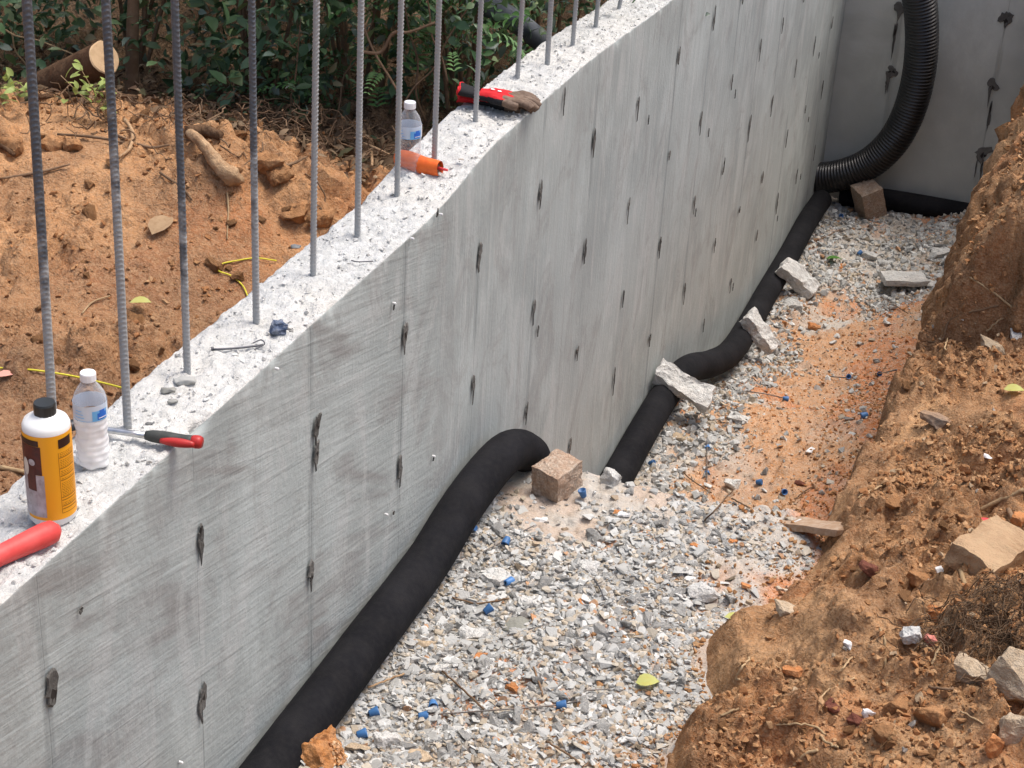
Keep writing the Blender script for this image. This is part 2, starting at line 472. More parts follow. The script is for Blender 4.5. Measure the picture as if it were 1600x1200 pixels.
M_TOP = mat('rough_screeded_concrete', (.50, .51, .50), .9, .2,
            noise=[(9, (.54, .555, .55), .6, 5), (30, (.74, .74, .73), .6, 5), (24, (.36, .36, .35), .28, 6, (1, .5, 1)), (60, (.40, .40, .39), .45, 5, (1, .55, 1)), (150, (.36, .36, .35), .25, 3), (2.2, (.70, .65, .57), .3, 3)],
            bump=[(26, 1, .014, (1, .6, 1)), (70, 1, .008, (1.3, .7, 1)), (200, .7, .002)])

def rebar_mat():
    def ex(m, nt, b):
        N, L = nt.nodes, nt.links
        tc = N.new('ShaderNodeTexCoord'); sp = N.new('ShaderNodeSeparateXYZ'); L.new(tc.outputs['Object'], sp.inputs[0])
        a = N.new('ShaderNodeAttribute'); a.attribute_type = 'OBJECT'; a.attribute_name = 'splash'
        t = N.new('ShaderNodeTexNoise'); t.inputs['Scale'].default_value = 26; t.inputs['Detail'].default_value = 5
        L.new(tc.outputs['Object'], t.inputs['Vector'])
        d = N.new('ShaderNodeMath'); d.operation = 'SUBTRACT'; L.new(a.outputs['Fac'], d.inputs[0]); L.new(sp.outputs[2], d.inputs[1])
        e = N.new('ShaderNodeMath'); e.operation = 'MULTIPLY_ADD'; e.inputs[1].default_value = .9; e.inputs[2].default_value = -.45
        L.new(t.outputs[0], e.inputs[0])
        f = N.new('ShaderNodeMath'); f.operation = 'ADD'; L.new(d.outputs[0], f.inputs[0]); L.new(e.outputs[0], f.inputs[1])
        mr = N.new('ShaderNodeMapRange'); mr.inputs[1].default_value = -.05; mr.inputs[2].default_value = .12; L.new(f.outputs[0], mr.inputs[0])
        mr.inputs[4].default_value = .8
        src = b.inputs['Base Color'].links[0].from_socket
        mx = N.new('ShaderNodeMix'); mx.data_type = 'RGBA'; L.new(mr.outputs[0], mx.inputs[0]); L.new(src, mx.inputs[6]); mx.inputs[7].default_value = (.40, .41, .41, 1)
        L.new(mx.outputs[2], b.inputs['Base Color'])
        mr2 = N.new('ShaderNodeMapRange'); mr2.inputs[3].default_value = .45; mr2.inputs[4].default_value = 0; L.new(mr.outputs[0], mr2.inputs[0])
        L.new(mr2.outputs[0], b.inputs['Metallic'])
    return mat('reinforcing_steel', (.105, .125, .15), .5, .4, noise=[(30, (.16, .17, .19), .7, 4), (14, (.15, .09, .06), .12, 3)], bump=[(180, .5, .002)], extra=ex)
M_REBAR = rebar_mat()

# ------------------------------------------------------------------ ground heights
LEDGE = 4.84
def floor_base(y):
    far = np.interp(y, [4.8, 5.4, 6.2, 7.2, 7.6, 8.0, 8.5, 9.4, 10, 11.6], [-1.93, -1.95, -1.965, -1.98, -2.13, -2.26, -2.36, -2.41, -2.44, -2.47])
    return np.where(y < LEDGE, -1.10, far)

def floor_z(x, y):
    x = np.asarray(x, float); y = np.asarray(y, float)
    led = LEDGE + .03 * pn(x * 5, y * 0 + 3.3) + .012 * pn(x * 22, y * 0 + 8.1)
    far = floor_base(np.maximum(y, LEDGE + .01))
    t = sst(led + .05, led - .012, y)
    z = far * (1 - t) + -1.10 * t
    n = .035 * fbm(x * 2.2, y * 2.2, 1, 4) + .010 * fbm(x * 11, y * 11, 2, 3)
    w, r = worley(x * 24, y * 24, 5)
    n = n + np.where(y > LEDGE, .012 * fbm(x * 26, y * 20, 8, 3), 0) + .010 * (r > .45) * np.sqrt(np.clip(1 - (w / .62) ** 2, 0, 1))
    k = sst(.05, .22, x)
    z = z + n * (.35 + .65 * k)
    z = z + .10 * np.exp(-((x - .13) / .10) ** 2 - ((y - 3.10) / .10) ** 2)   # clump of soil by the near pipe
    z = z + np.where(y > LEDGE, .10 * sst(.6, 1.05, x), 0) + np.where(y <= LEDGE, .03 * sst(.7, 1.0, x), 0)
    return z

def xb(y):
    """foot of the bank"""
    y = np.asarray(y, float)
    b = np.interp(y, [0, 3.0, 3.5, 3.8, 4.05, 4.3, 4.6, 4.84, 5.3, 6.0, 7.0, 8, 12], [.92, .93, .92, .94, .90, 1.04, 1.10, 1.10, 1.05, 1.07, 1.08, 1.05, 1.12])
    return b + .045 * pn(y * 3.1, y * 0 + 1.7) + .022 * pn(y * 9, y * 0 + 5.7) + .008 * pn(y * 27, y * 0 + 2.7)

def bank_z(x, y):
    x = np.asarray(x, float); y = np.asarray(y, float)
    s = x - xb(y)
    fl = floor_z(x, y)
    # near bank: low cut face, then a long lumpy slope
    h1 = np.interp(y, [2.5, 3.4, 4.0, 4.5, 4.84, 6.2], [.10, .09, .12, .08, .07, .09])
    near = -1.10 + h1 * sst(0, .13, s) + .36 * np.clip(s - .03, 0, 9) ** 1.0 + .0 * s
    near = near + .07 * np.exp(-((x - 1.30) / .13) ** 2 - ((y - 3.95) / .35) ** 2) - .06 * np.exp(-((x - 1.25) / .1) ** 2 - ((y - 3.2) / .3) ** 2)
    edge = np.interp(y, [4.84, 5.1, 5.5, 5.7, 6.1, 6.6, 7.3, 8, 12], [1.15, 1.15, 1.20, 1.195, 1.245, 1.25, 1.32, 1.38, 1.46]) - np.interp(y, [4.84, 12], [.02, .02])
    edge = edge + (.03 + .04 * sst(6.3, 6.8, y)) * pn(y * 5, y * 0 + 2.1) + (.02 + .02 * sst(6.3, 6.8, y)) * pn(y * 14, y * 0 + 4.1)
    top_mid = -1.02 + .30 * np.clip(x - edge, -.1, 9)
    top_far = np.interp(x - .06 * pn(y * 4, y * 0 + 6.6) * sst(6.3, 6.6, y), [1.18, 1.24, 1.31, 1.43, 1.7, 2.4], [-1.0, -.90, -.68, -.46, -.34, -.08])
    wf, rf = worley(x * 7 + .3 * pn(x * 6, y * 6), y * 5, 17)
    top_far = top_far + .07 * (rf > .3) * np.sqrt(np.clip(1 - (wf / .7) ** 2, 0, 1)) - .05
    tf = sst(6.10, 6.17, y + .05 * pn(x * 6, y * 0) + .02 * pn(x * 20, y * 0))
    top = top_mid * (1 - tf) + top_far * tf
    cl = sst(0, 1, s / np.maximum(edge - xb(y), .04))
    cut = fl * (1 - cl) + top * cl
    tn = sst(LEDGE - .02, LEDGE + .10, y)
    z = near * (1 - tn) + cut * tn
    # lumps
    a = sst(0.0, .10, s)
    z = z + a * (.050 * fbm(x * 2.6, y * 2.6, 5, 3) + .030 * fbm(x * 8, y * 8, 6, 4))
    rough = sst(-.12, .18, pn(x * 2.3 + 9, y * 2.3) + .25 * (x - 1.25))      # smooth cut faces against cloddy spoil
    for sc_, amp, sd_ in ((12, .042, 1), (26, .023, 2), (54, .010, 3)):
        w, r = worley(x * sc_ + .5 * pn(x * 9, y * 9), y * sc_ + .5 * pn(y * 9, x * 9), sd_)
        z = z + a * rough * amp * (r > .35) * (.4 + r) * np.sqrt(np.clip(1 - (w / .66) ** 2, 0, 1))
    z = z + a * (.007 * fbm(x * 34, y * 34, 3, 3) + .010 * (1 - 2 * np.abs(fbm(x * 7 + y * 3, y * 5 - x * 2, 9, 3))) * (1 - rough))
    return np.where(s < 0, fl - .03 * sst(0, -.02, s), z)

def right_z(x, y):
    return np.where(np.asarray(x) > xb(y), bank_z(x, y), floor_z(x, y))

def left_z(x, y):
    x = np.asarray(x, float); y = np.asarray(y, float)
    z = -.42 + .02 * x
    z = z + .27 * np.exp(-((x + 1.55) / .75) ** 2 - ((y - 4.75) / .62) ** 2)
    z = z + .12 * np.exp(-((x + .85) / .35) ** 2 - ((y - 4.75) / .35) ** 2)
    z = z - .10 * np.exp(-((x + .55) / .3) ** 2 - ((y - 3.4) / .8) ** 2)
    z = z + .05 * sst(5.4, 7.5, y)
    z = z + .035 * fbm(x * 1.8, y * 1.8, 11, 4) + .014 * fbm(x * 9, y * 9, 12, 4)
    rough = sst(-.25, .15, pn(x * 1.7 + 4, y * 1.7) + .30 * (y - 4.2))
    for sc_, amp, sd_ in ((9, .055, 7), (22, .026, 8), (46, .012, 9)):
        w, r = worley(x * sc_ + .5 * pn(x * 7, y * 7), y * sc_ + .5 * pn(y * 7, x * 7), sd_)
        z = z + (rough if sd_ < 9 else .4 + .6 * rough) * amp * (r > (.6 if sd_ == 7 else .4)) * np.sqrt(np.clip(1 - (w / .62) ** 2, 0, 1))
    return z

def on_ground(px, py, f=None, tmin=2.8, tmax=14):
    """where the line of sight through a pixel meets the ground"""
    d = ray(px, py); t = np.linspace(tmin, tmax, 2600)
    P = CAM + t[:, None] * d
    z = (f or right_z)(P[:, 0], P[:, 1])
    hit = np.nonzero(P[:, 2] < z)[0]
    return P[hit[0]] if len(hit) else P[-1]

def og(px, py): return on_ground(px, py, right_z)
def ol(px, py): return on_ground(px, py, left_z)

# ------------------------------------------------------------------ the ground meshes
def mixc(a, b, t):
    return np.asarray(a)[None] * (1 - t[:, None]) + np.asarray(b)[None] * t[:, None]

def gnd(name, X, Y, Z, colf, m):
    nu, nv = X.shape
    V = np.stack([X, Y, Z], -1).reshape(-1, 3)
    c = colf(V[:, 0], V[:, 1], V[:, 2])
    me = mesh_np(name, V, grid_faces(nu, nv), True, c, [m])
    return link(name, me)

def col_floor(x, y, z):
    sand = np.array([.98, .50, .225]); grey = np.array([.90, .86, .79]); red = np.array([.98, .35, .11]); pink = np.array([.95, .66, .48])
    g = sst(-.12, .16, fbm(x * 1.6, y * 1.1, 21, 4) - .16 + .62 * (y < LEDGE) + .6 * sst(9.2, 10.2, y) + .28 * sst(.45, .15, x) - .6 * sst(.4, .8, x) * (y < 9.3) * (y > LEDGE))
    c = mixc(sand, grey, g)
    r = sst(.05, .35, fbm(x * 2, y * 1.5, 22, 4) + .5 * sst(.55, .95, x) * (y > LEDGE) * (y < 9) - .1)
    c = c * (1 - r[:, None]) + red * r[:, None]
    p = sst(.12, .3, fbm(x * 3, y * 3, 25, 3)) * .5
    return c * (1 - p[:, None]) + pink * p[:, None]

ys = np.concatenate([np.arange(2.3, 5.2, .009), np.arange(5.2, 11.6, .014)])
us = np.linspace(0, 1, 125)
xw = xb(ys) + .06
X = .002 + us[:, None] * xw[None] ; Y = np.repeat(ys[None], len(us), 0)
o = gnd('trench_floor', X, Y, floor_z(X, Y), col_floor, M_FLOOR); struct(o)

def col_bank(x, y, z):
    brown = np.array([.92, .46, .195]); light = np.array([1.12, .64, .31]); red = np.array([1.0, .40, .15]); dark = np.array([.42, .195, .085])
    n = fbm(x * 2.5, y * 2.5, 31, 4)
    c = mixc(brown, light, sst(-.2, .35, n))
    t = sst(.15, .45, fbm(x * 3, y * 3, 33, 4)) * .7
    c = c * (1 - t[:, None]) + red * t[:, None]
    k = sst(.05, .4, fbm(x * 4, y * 4, z * 6 + 35, 4)) * .55 + .55 * ((x - xb(y)) < .18) * (y > 4.9) * sst(4.9, 5.1, y) + .80 * sst(6.02, 6.10, y) * sst(6.30, 6.16, y + .1 * pn(x * 9, z * 9)) * sst(-.45, -.65, z)   # shade painted on the trench-side cut; moist soil on the far cut face
    k = np.clip(k, 0, 1)
    return c * (1 - k[:, None]) + dark * k[:, None]

ys = np.concatenate([np.arange(2.2, 5.2, .0075), np.arange(5.2, 6.0, .010), np.arange(6.0, 6.3, .004), np.arange(6.3, 7.2, .010), np.arange(7.2, 11.6, .03)])
us = np.concatenate([np.linspace(-.03, .02, 6), np.arange(.025, .30, .005), np.arange(.30, 1.0, .009), np.arange(1.0, 2.2, .05)])
X = xb(ys)[None] + us[:, None]; Y = np.repeat(ys[None], len(us), 0)
Z = bank_z(X, Y)
Xf = sst(.02, .12, us)[:, None] * (.008 + .040 * sst(5.9, 6.2, Y))
X = X + Xf * fbm(Y * 7, Z * 7 + 3, X * 3, 4)
o = gnd('soil_bank', X, Y, Z, col_bank, M_SOIL); struct(o)

def col_left(x, y, z):
    orange = np.array([1.20, .62, .28]); brown = np.array([.45, .225, .12]); deep = np.array([1.0, .40, .155]); duff = np.array([.13, .09, .06])
    n = fbm(x * 1.4, y * 1.4, 41, 4)
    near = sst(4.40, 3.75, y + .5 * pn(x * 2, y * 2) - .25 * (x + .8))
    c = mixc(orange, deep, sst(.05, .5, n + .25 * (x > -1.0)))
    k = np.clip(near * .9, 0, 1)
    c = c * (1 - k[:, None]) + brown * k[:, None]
    k = sst(.15, .4, fbm(x * 3, y * 3, 43, 4)) * .45
    c = c * (1 - k[:, None]) + brown * k[:, None]
    k = sst(5.15, 5.6, y + .25 * pn(x * 3, y * 3))
    return c * (1 - k[:, None]) + duff * k[:, None]

ys = np.concatenate([np.arange(2.2, 5.8, .011), np.arange(5.8, 9.5, .05)])
xs = np.concatenate([np.arange(-5.0, -2.6, .05), np.arange(-2.6, -.19, .011)])
X, Y = np.meshgrid(xs, ys, indexing='ij')
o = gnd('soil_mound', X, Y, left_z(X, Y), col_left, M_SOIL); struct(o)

# wide ground to the horizon round the excavation
def ring():
    xs_ = [-150, -4.98, 3.2, 150]; ys_ = [-150, 2.21, 11.75, 150]
    V = [(x, y, -.46) for x in xs_ for y in ys_]
    F = [(i * 4 + j, i * 4 + 4 + j, i * 4 + 5 + j, i * 4 + 1 + j) for i in range(3) for j in range(3) if (i, j) != (1, 1)]
    V = np.array(V)
    V2 = [(-4.98, 9.45, -.462), (-.21, 9.45, -.462), (-.21, 11.75, -.462), (-4.98, 11.75, -.462)]
    F = np.array(F + [(16, 17, 18, 19)])
    V = np.vstack([V, V2])
    c = np.tile(np.array([[.55, .33, .18]]), (len(V), 1))
    return mesh_np('ground', V, F, False, c, [M_SOIL])
struct(link('ground', ring()))

# ------------------------------------------------------------------ the concrete walls
def wall_top(y):
    return .055 * sst(4.1, 4.7, y) * sst(6.9, 5.4, y)

def build_wall():
    ys = np.concatenate([np.arange(1.2, 2.0, .1), np.arange(2.0, 7.2, .008), np.arange(7.2, 11.45, .03)])
    # profile: front face from below upward, across the top, down the back
    zf = np.concatenate([np.linspace(-2.9, -.06, 60), [-.04, -.025, -.014, -.007, -.002]])
    xt = -np.concatenate([[.003, .010], np.arange(.018, .20, .008), [.207, .213]])
    thick = .216
    prof = [('f', z) for z in zf] + [('t', x) for x in xt] + [('b', z) for z in (-.004, -.02, -.06, -.3, -1.0, -2.9)]
    nP = len(prof); nY = len(ys)
    V = np.zeros((nP, nY, 3)); tp = wall_top(ys)
    chip = .014 * np.clip(fbm(ys * 7, ys * 0 + 1, 0, 5) - .02, 0, 1) + .022 * np.clip(pn(ys * 24, ys * 0 + 4) - .25, 0, 1) + .0025 * np.abs(fbm(ys * 60, ys * 0 + 2, 0, 2)) + .030 * np.exp(-((ys - 2.87) / .03) ** 2)
    chipb = .012 * np.clip(fbm(ys * 9, ys * 0 + 7, 0, 4), 0, 1)
    bow = .004 * pn(ys * 1.3, ys * 0)
    for i, (k, v) in enumerate(prof):
        if k == 'f':
            near = math.exp(v / .016)
            V[i, :, 0] = bow + .0012 * pn(ys * 3, ys * 0 + v * 3) - chip * near * 1.0
            V[i, :, 2] = v + tp * (1 if v > -.5 else 0) - chip * near
        elif k == 't':
            X_ = np.full(nY, v)
            h = .0075 * fbm(X_ * 26, ys * 18, 1, 4) + .006 * np.clip(fbm(X_ * 60, ys * 45, 4, 2), -1, .2)
            w, r = worley(X_ * 34, ys * 30, 12)
            h = h + .006 * (r > .7) * np.sqrt(np.clip(1 - (w / .5) ** 2, 0, 1))
            h = h + .006 * pn(X_ * 5, ys * 1.5)
            e = math.exp(v / .012); e2 = math.exp(-(v + .216) / .012)
            V[i, :, 0] = v + bow - chip * e + .003 * pn(ys * 20, X_ * 20)
            V[i, :, 2] = tp + h * (1 - .6 * e - .6 * e2) - chip * e - chipb * e2
        else:
            V[i, :, 0] = -thick + chipb * math.exp(v / .02)
            V[i, :, 2] = v + tp * (1 if v > -.5 else 0) - chipb * math.exp(v / .02)
        V[i, :, 1] = ys
    F = grid_faces(nP, nY)
    fm = np.zeros((nP - 1, nY - 1), int)
    fm[len(zf) - 1: len(zf) + len(xt), :] = 1
    i = np.arange(nP * nY).reshape(nP, nY)
    me = mesh_np('concrete_wall', V.reshape(-1, 3), F[:, ::-1], True, None, [M_FACE, M_TOP], fm.ravel())
    return link('concrete_wall', me)
WALL = tag(build_wall(), 'long light grey formed concrete wall with rough white top running away beside the trench', 'wall')

YF = 11.40
def build_far_wall():
    xs = np.linspace(-.216, 4.2, 90); zs = np.linspace(-2.9, .02, 60)
    X, Z = np.meshgrid(xs, zs, indexing='ij')
    Yf = YF + .003 * pn(X * 2, Z * 2)
    A = np.stack([X, Yf, Z], -1).reshape(-1, 3); n = len(A)
    B = np.array([[-.216, YF + .21, -2.9], [-.216, YF + .21, .02], [4.2, YF + .21, .02], [4.2, YF + .21, -2.9]])
    i = np.arange(n).reshape(90, 60)
    F = [tuple(f) for f in grid_faces(90, 60)]
    a, b_, c, d = i[0, 0], i[0, -1], i[-1, -1], i[-1, 0]
    F += [(a, b_, n + 1, n), (b_, c, n + 2, n + 1), (c, d, n + 3, n + 2), (n, n + 1, n + 2, n + 3)]
    me = mesh_np('concrete_wall', np.vstack([A, B]), np.array(F), True, None, [M_FACE2])
    me.polygons.foreach_set('use_smooth', np.array([True] * (len(F) - 4) + [False] * 4)); me.update()
    return link('concrete_wall', me)
WALL2 = tag(build_far_wall(), 'darker shaded concrete wall closing the far end of the trench behind the corrugated hose', 'wall')

M_PIT_SHADE = mat('tie_hole_pit_shade', (.035, .03, .027), .95, .1)  # near-black colour stands for the shade inside a tie hole
def patch_mesh(w, h, seed, axis='x', drip=0.):
    """irregular shallow recess filled with dark grout, standing 2 mm off the face with a sunk middle"""
    r_ = np.random.default_rng(seed); n = 18
    th = np.arange(n) * 2 * math.pi / n
    rad = 1 + .30 * np.sin(2 * th + r_.uniform(0, 6)) * r_.uniform(0, 1) + .22 * np.sin(3 * th + r_.uniform(0, 6)) * r_.uniform(0, 1) + r_.normal(0, .13, n)
    U = rad * np.cos(th) * w / 2; Vv = rad * np.sin(th) * h / 2
    Vv = Vv + U * (r_.uniform(-.5, 1.3) if axis == 'x' else r_.uniform(-.1, .25))
    if drip:
        k = np.argmin(Vv); Vv[k] -= drip; U[k] *= .3
    rings = [(1.0, .0005), (.88, .0035), (.55, .0022), (.0, .0012)]
    pts = []
    for s, hgt in rings[:3]:
        for a in range(n): pts.append((U[a] * s, Vv[a] * s, hgt + .0012 * r_.random()))
    pts.append((0, 0, .001))
    pts = np.array(pts)
    P = np.stack([pts[:, 2], pts[:, 0], pts[:, 1]], 1) if axis == 'x' else np.stack([pts[:, 0], -pts[:, 2], pts[:, 1]], 1)
    i = np.arange(3 * n).reshape(3, n); j = np.roll(i, -1, 1)
    F = tri(np.stack([i[:-1].ravel(), j[:-1].ravel(), j[1:].ravel(), i[1:].ravel()], 1))
    c = 3 * n
    F = np.vstack([F, np.stack([i[2], j[2], np.full(n, c)], 1)])
    cen = P[F].mean(1); z_ = cen[:, 2]; k0 = r_.uniform(-.35, .35) * h
    pit_shade = (np.abs(z_ - k0) < h * r_.uniform(.06, .16)) & (np.abs(cen[:, 1 if axis == 'x' else 0]) < w * .22) if r_.random() < .6 else np.zeros(len(F), bool)
    return mesh_np('tie_hole', P, F, False, None, [M_GROUT, M_PIT_SHADE], pit_shade.astype(int))

holes = []   # y, z, width, height, drip
for px, py, w, h, dr in [(78, 1075, .036, .070, 0), (310, 845, .020, .075, .02), (313, 1092, .028, .072, .03), (492, 665, .030, .062, .02), (491, 708, .024, .055, .01),
                         (483, 893, .026, .06, .03), (630, 520, .027, .066, .03), (622, 730, .024, .07, .03), (747, 397, .030, .060, .02), (737, 598, .020, .058, .05),
                         (842, 300, .026, .060, .03), (832, 482, .020, .062, .03), (838, 515, .010, .035, .01), (820, 643, .018, .055, .02),
                         (926, 218, .024, .085, .03), (912, 390, .024, .075, .02), (900, 548, .020, .045, .02), (889, 695, .022, .060, .03),
                         (879, 153, .010, .06, .02), (680, 332, .010, .02, 0), (612, 800, .008, .012, 0), (674, 717, .007, .010, 0), (612, 478, .008, .014, 0), (122, 952, .009, .014, 0)]:
    p = at(px, py, 0, 0.0); holes.append((p[1], p[2], w * (1.25 if p[1] < 4.2 else 1.05), h, dr))
for k in range(7, 16):
    y = 2.256 + .575 * k
    for r_ in range(0, 6):
        z = -.273 - .4153 * r_ - .004 * (k - 7)
        if z < floor_base(np.array(y)) + .18: continue
        holes.append((y + random.uniform(-.035, .035), z + random.uniform(-.035, .035), random.uniform(.012, .028), random.uniform(.035, .10), random.choice([0, .03, .05])))
        if random.random() < .25: holes.append((y + random.uniform(.05, .25), z - random.uniform(.05, .15), .010, .03, .01))
for q, (y, z, w, h, dr) in enumerate(holes):
    link('tie_hole', patch_mesh(w, h, 100 + q, 'x', dr), WALL, (.0042, y, z))
for q, (px, py, w, h, dr) in enumerate([(1405, 12, .075, .07, .05), (1393, 112, .075, .085, .10), (1386, 130, .03, .07, .04), (1572, 28, .075, .10, .02), (1551, 133, .070, .08, .12), (1546, 180, .022, .15, .03), (1537, 237, .095, .08, .03), (1534, 262, .014, .12, .03), (1525, 262, .010, .11, .02), (1398, 55, .022, .20, .05)]):
    p = at(px, py, 1, YF - .001); link('tie_hole', patch_mesh(w, h, 300 + q, 'y', dr), WALL2, (p[0], YF - .0045, p[2]))
# pale dab and small snapped-off ties on the near face
for q, (px, py) in enumerate([(612, 473), (600, 803), (674, 712), (685, 334), (278, 1190), (428, 575), (640, 372)]):
    p = at(px, py, 0, 0.0)
    V, F = lathe([(0, 0), (.0035, .0), (.0035, .007), (.002, .010), (0, .010)], 8)
    V = V[:, [2, 1, 0]]
    link('tie_stub', mesh_np('tie_stub', V, tri(F)[:, ::-1], False, None, [M_PAPER]), WALL, (.003, p[1], p[2]))

# ------------------------------------------------------------------ rebars
def rebar_mesh(L_=1.75, r=.0074):
    n = int(L_ / .0017); sides = 14
    z = np.linspace(-.03, L_, n); th = np.arange(sides) * 2 * math.pi / sides
    ph = z[:, None] / .0105 + (np.sin(th))[None] * .95
    rib = np.clip(np.cos(2 * math.pi * ph), 0, 1) ** 2 * .0018
    rib = np.maximum(rib, (np.abs(np.cos(th))[None] > .96) * .0014)
    P = np.stack([z * 0 + .002 * np.sin(z * 2.1), .0015 * np.sin(z * 3 + 1), z], 1)
    return tube_mesh('rebar', P, r + rib, sides, [M_REBAR])
RB = rebar_mesh()
bars = [((90, 745), (40, 0), .50), ((200, 670), (158, 0), .62), ((292, 583), (272, 0), .34), ((400, 503), (392, 0), .42), ((490, 430), (493, 0), .95), ((558, 370), (563, 0), 1.0),
        ((621, 310), (623, 0), 1.2), ((678, 250), (680, 0), .95), ((742, 190), (748, 0), 1.3), ((808, 122), (813, 0), .85), ((855, 102), (857, 0), 1.4), ((895, 73), (898, 0), 1.4), ((931, 45), (933, 0), 1.4), ((966, 15), (968, 0), 1.4)]
blab = ['rebar standing behind the yellow bottle, leftmost of the row', 'rebar standing just behind the hammer shaft', 'rebar third from the left, between hammer and long nail',
        'rebar standing behind the blue wad of tape, fourth from the left', 'rebar fifth from the left, evenly dusted with cement', 'rebar sixth from the left, just left of the far clear bottle',
        'rebar standing in front of the far clear bottle', 'rebar just right of the orange plastic piece', 'rebar standing in front of the work gloves', 'rebar rising right behind the glove fingers',
        'rebar in front of the end of the grey pipe', 'twelfth rebar from the left, just past the grey pipe', 'thirdlast short looking rebar near the top edge, second from the right end', 'last rebar of the row, farthest along the wall top']
blab[12] = 'second to last rebar of the row, near the top of the photo'
for q, ((bx, by), (tx, ty), spl) in enumerate(bars):
    b0 = at(bx, by, 2, 0.0); b0[2] = float(wall_top(np.array(b0[1])))
    if b0[2] > .01: b0 = at(bx, by, 2, b0[2])
    if q == 0: b0 = np.array([-.135, 2.535, 0])
    t0 = at(tx, ty, 0, b0[0])
    d = Vector(t0 - b0); d.y *= .55; d.x += (.004 if q else 0); d.normalize()
    if q == 0:
        t0 = at(tx, ty, 1, b0[1]); d = Vector(t0 - b0).normalized()
    o = link('rebar', RB, None, b0)
    o.rotation_mode = 'QUATERNION'
    o.rotation_quaternion = d.to_track_quat('Z', 'X') @ Quaternion((0, 0, 1), random.uniform(0, 6.28))
    o['splash'] = float(spl)
    tag(o, 'vertical steel ' + blab[q], 'rebar', 'steel rebars standing in the top of the concrete wall')

# ------------------------------------------------------------------ rocks
def hull_pts(rg, n, sx, sy, sz):
    p = rg.normal(size=(n, 3)); p /= np.linalg.norm(p, axis=1)[:, None]
    p = np.sign(p) * np.abs(p) ** .62
    return p * np.array([sx, sy, sz]) / 2 * rg.uniform(.8, 1.0, (n, 1))

import bmesh
def rock_mesh(name, size, seed, m, n=16, sub=2, rough=.05, smooth=False, box=False, lumps=1.0):
    rg = np.random.default_rng(seed); bm = bmesh.new()
    sx, sy, sz = size
    if box:
        pts = np.array([[a, b, c] for a in (-1, 1) for b in (-1, 1) for c in (-1, 1)], float) * np.array(size) / 2
        pts = pts * (1 + rg.uniform(-.10, .05, pts.shape))
    else: pts = hull_pts(rg, n, *size)
    vs = [bm.verts.new(p) for p in pts]
    bmesh.ops.convex_hull(bm, input=vs)
    for v in [v for v in bm.verts if not v.link_faces]: bm.verts.remove(v)
    if sub:
        for _ in range(sub): bmesh.ops.subdivide_edges(bm, edges=bm.edges[:], cuts=1, use_grid_fill=True)
        bmesh.ops.triangulate(bm, faces=bm.faces[:])
        C_ = np.array([v.co[:] for v in bm.verts]); s = max(size)
        f = 3.2 / s
        D = np.stack([fbm(C_[:, 0] * f + seed, C_[:, 1] * f, C_[:, 2] * f + k * 9.1, 3) for k in range(3)], 1) * rough * s * lumps
        for v, d in zip(bm.verts, D): v.co += Vector(d)
    me = bpy.data.meshes.new(name); bm.to_mesh(me); bm.free()
    me.materials.append(m)
    me.polygons.foreach_set('use_smooth', np.full(len(me.polygons), smooth))
    return me

def rock(name, px, py, size, seed, m, label, cat, rz=None, tilt=.15, sink=.25, pos=None, **kw):
    p = og(px, py) if pos is None else np.array(pos)
    o = link(name, rock_mesh(name, size, seed, m, **kw), None, (p[0], p[1], p[2] + size[2] * (.5 - sink)),
             (random.uniform(-tilt, tilt), random.uniform(-tilt, tilt), random.uniform(0, 6.28) if rz is None else rz))
    return tag(o, label, cat)

def slab_between(name, A, B, width, thick, seed, m, label, cat, up=(0, 0, 1), sub=4, rough=.068):
    A = Vector(A); B = Vector(B); L_ = (B - A).length
    me = rock_mesh(name, (L_, width, thick), seed, m, box=True, sub=sub, rough=rough)
    x = (B - A).normalized(); u = Vector(up); y = u.cross(x).normalized(); z = x.cross(y)
    o = link(name, me)
    o.matrix_world = Matrix(((x.x, y.x, z.x, (A.x + B.x) / 2), (x.y, y.y, z.y, (A.y + B.y) / 2), (x.z, y.z, z.z, (A.z + B.z) / 2), (0, 0, 0, 1)))
    return tag(o, label, cat)

# ------------------------------------------------------------------ pipes
RP = .067
def pipe(name, P, r, label, seed=0, step=.012):
    C_, s = resample(catmull(P, 10), step)
    sides = 36; th = np.arange(sides) * 2 * math.pi / sides
    rr = r * (1 + .018 * pn(s[:, None] * 5 + seed, np.cos(th)[None] * 1.5, np.sin(th)[None] * 1.5) + .004 * pn(s[:, None] * 22 + seed, np.cos(th)[None] * 2.5, np.sin(th)[None] * 2.5))
    return tag(link(name, tube_mesh(name, C_, rr, sides, [M_SOCK])), label, 'drain pipe')

P1 = [at(px, py, 0, x) for px, py, x in [(330, 1320, .073), (415, 1200, .072), (500, 1080, .072), (600, 960, .072), (670, 860, .072), (720, 790, .073), (765, 730, .085)]]
P1 = [np.array([p[0], p[1], -1.10 + RP + .005 if i < 5 else p[2] - .01]) for i, p in enumerate(P1)]
P1 += [at(796, 705, 0, .10), at(820, 706, 0, .11), at(834, 732, 0, .12) , np.array([.12, 5.06, -1.55]), np.array([.11, 5.32, -1.82])]
pipe('drain_pipe', P1, RP, 'thick black fabric-sleeved drain pipe in the foreground, arching over beside the square granite block', 1)
P2 = [np.array([.10, 5.45, -1.89]), np.array([.075, 5.9, -1.893]), at(965, 745, 0, .072), at(1010, 665, 0, .072), at(1043, 612, 0, .073), at(1075, 577, 0, .10), at(1108, 569, 0, .14), at(1140, 552, 0, .15),
      at(1166, 515, 0, .115), at(1200, 455, 0, .080), at(1235, 395, 0, .076), at(1262, 345, 0, .076), at(1284, 312, 0, .09)]
pipe('drain_pipe', P2, RP, 'black fabric-sleeved drain pipe in the deeper trench, with broken slabs leaning on it', 5)
z3 = -2.39
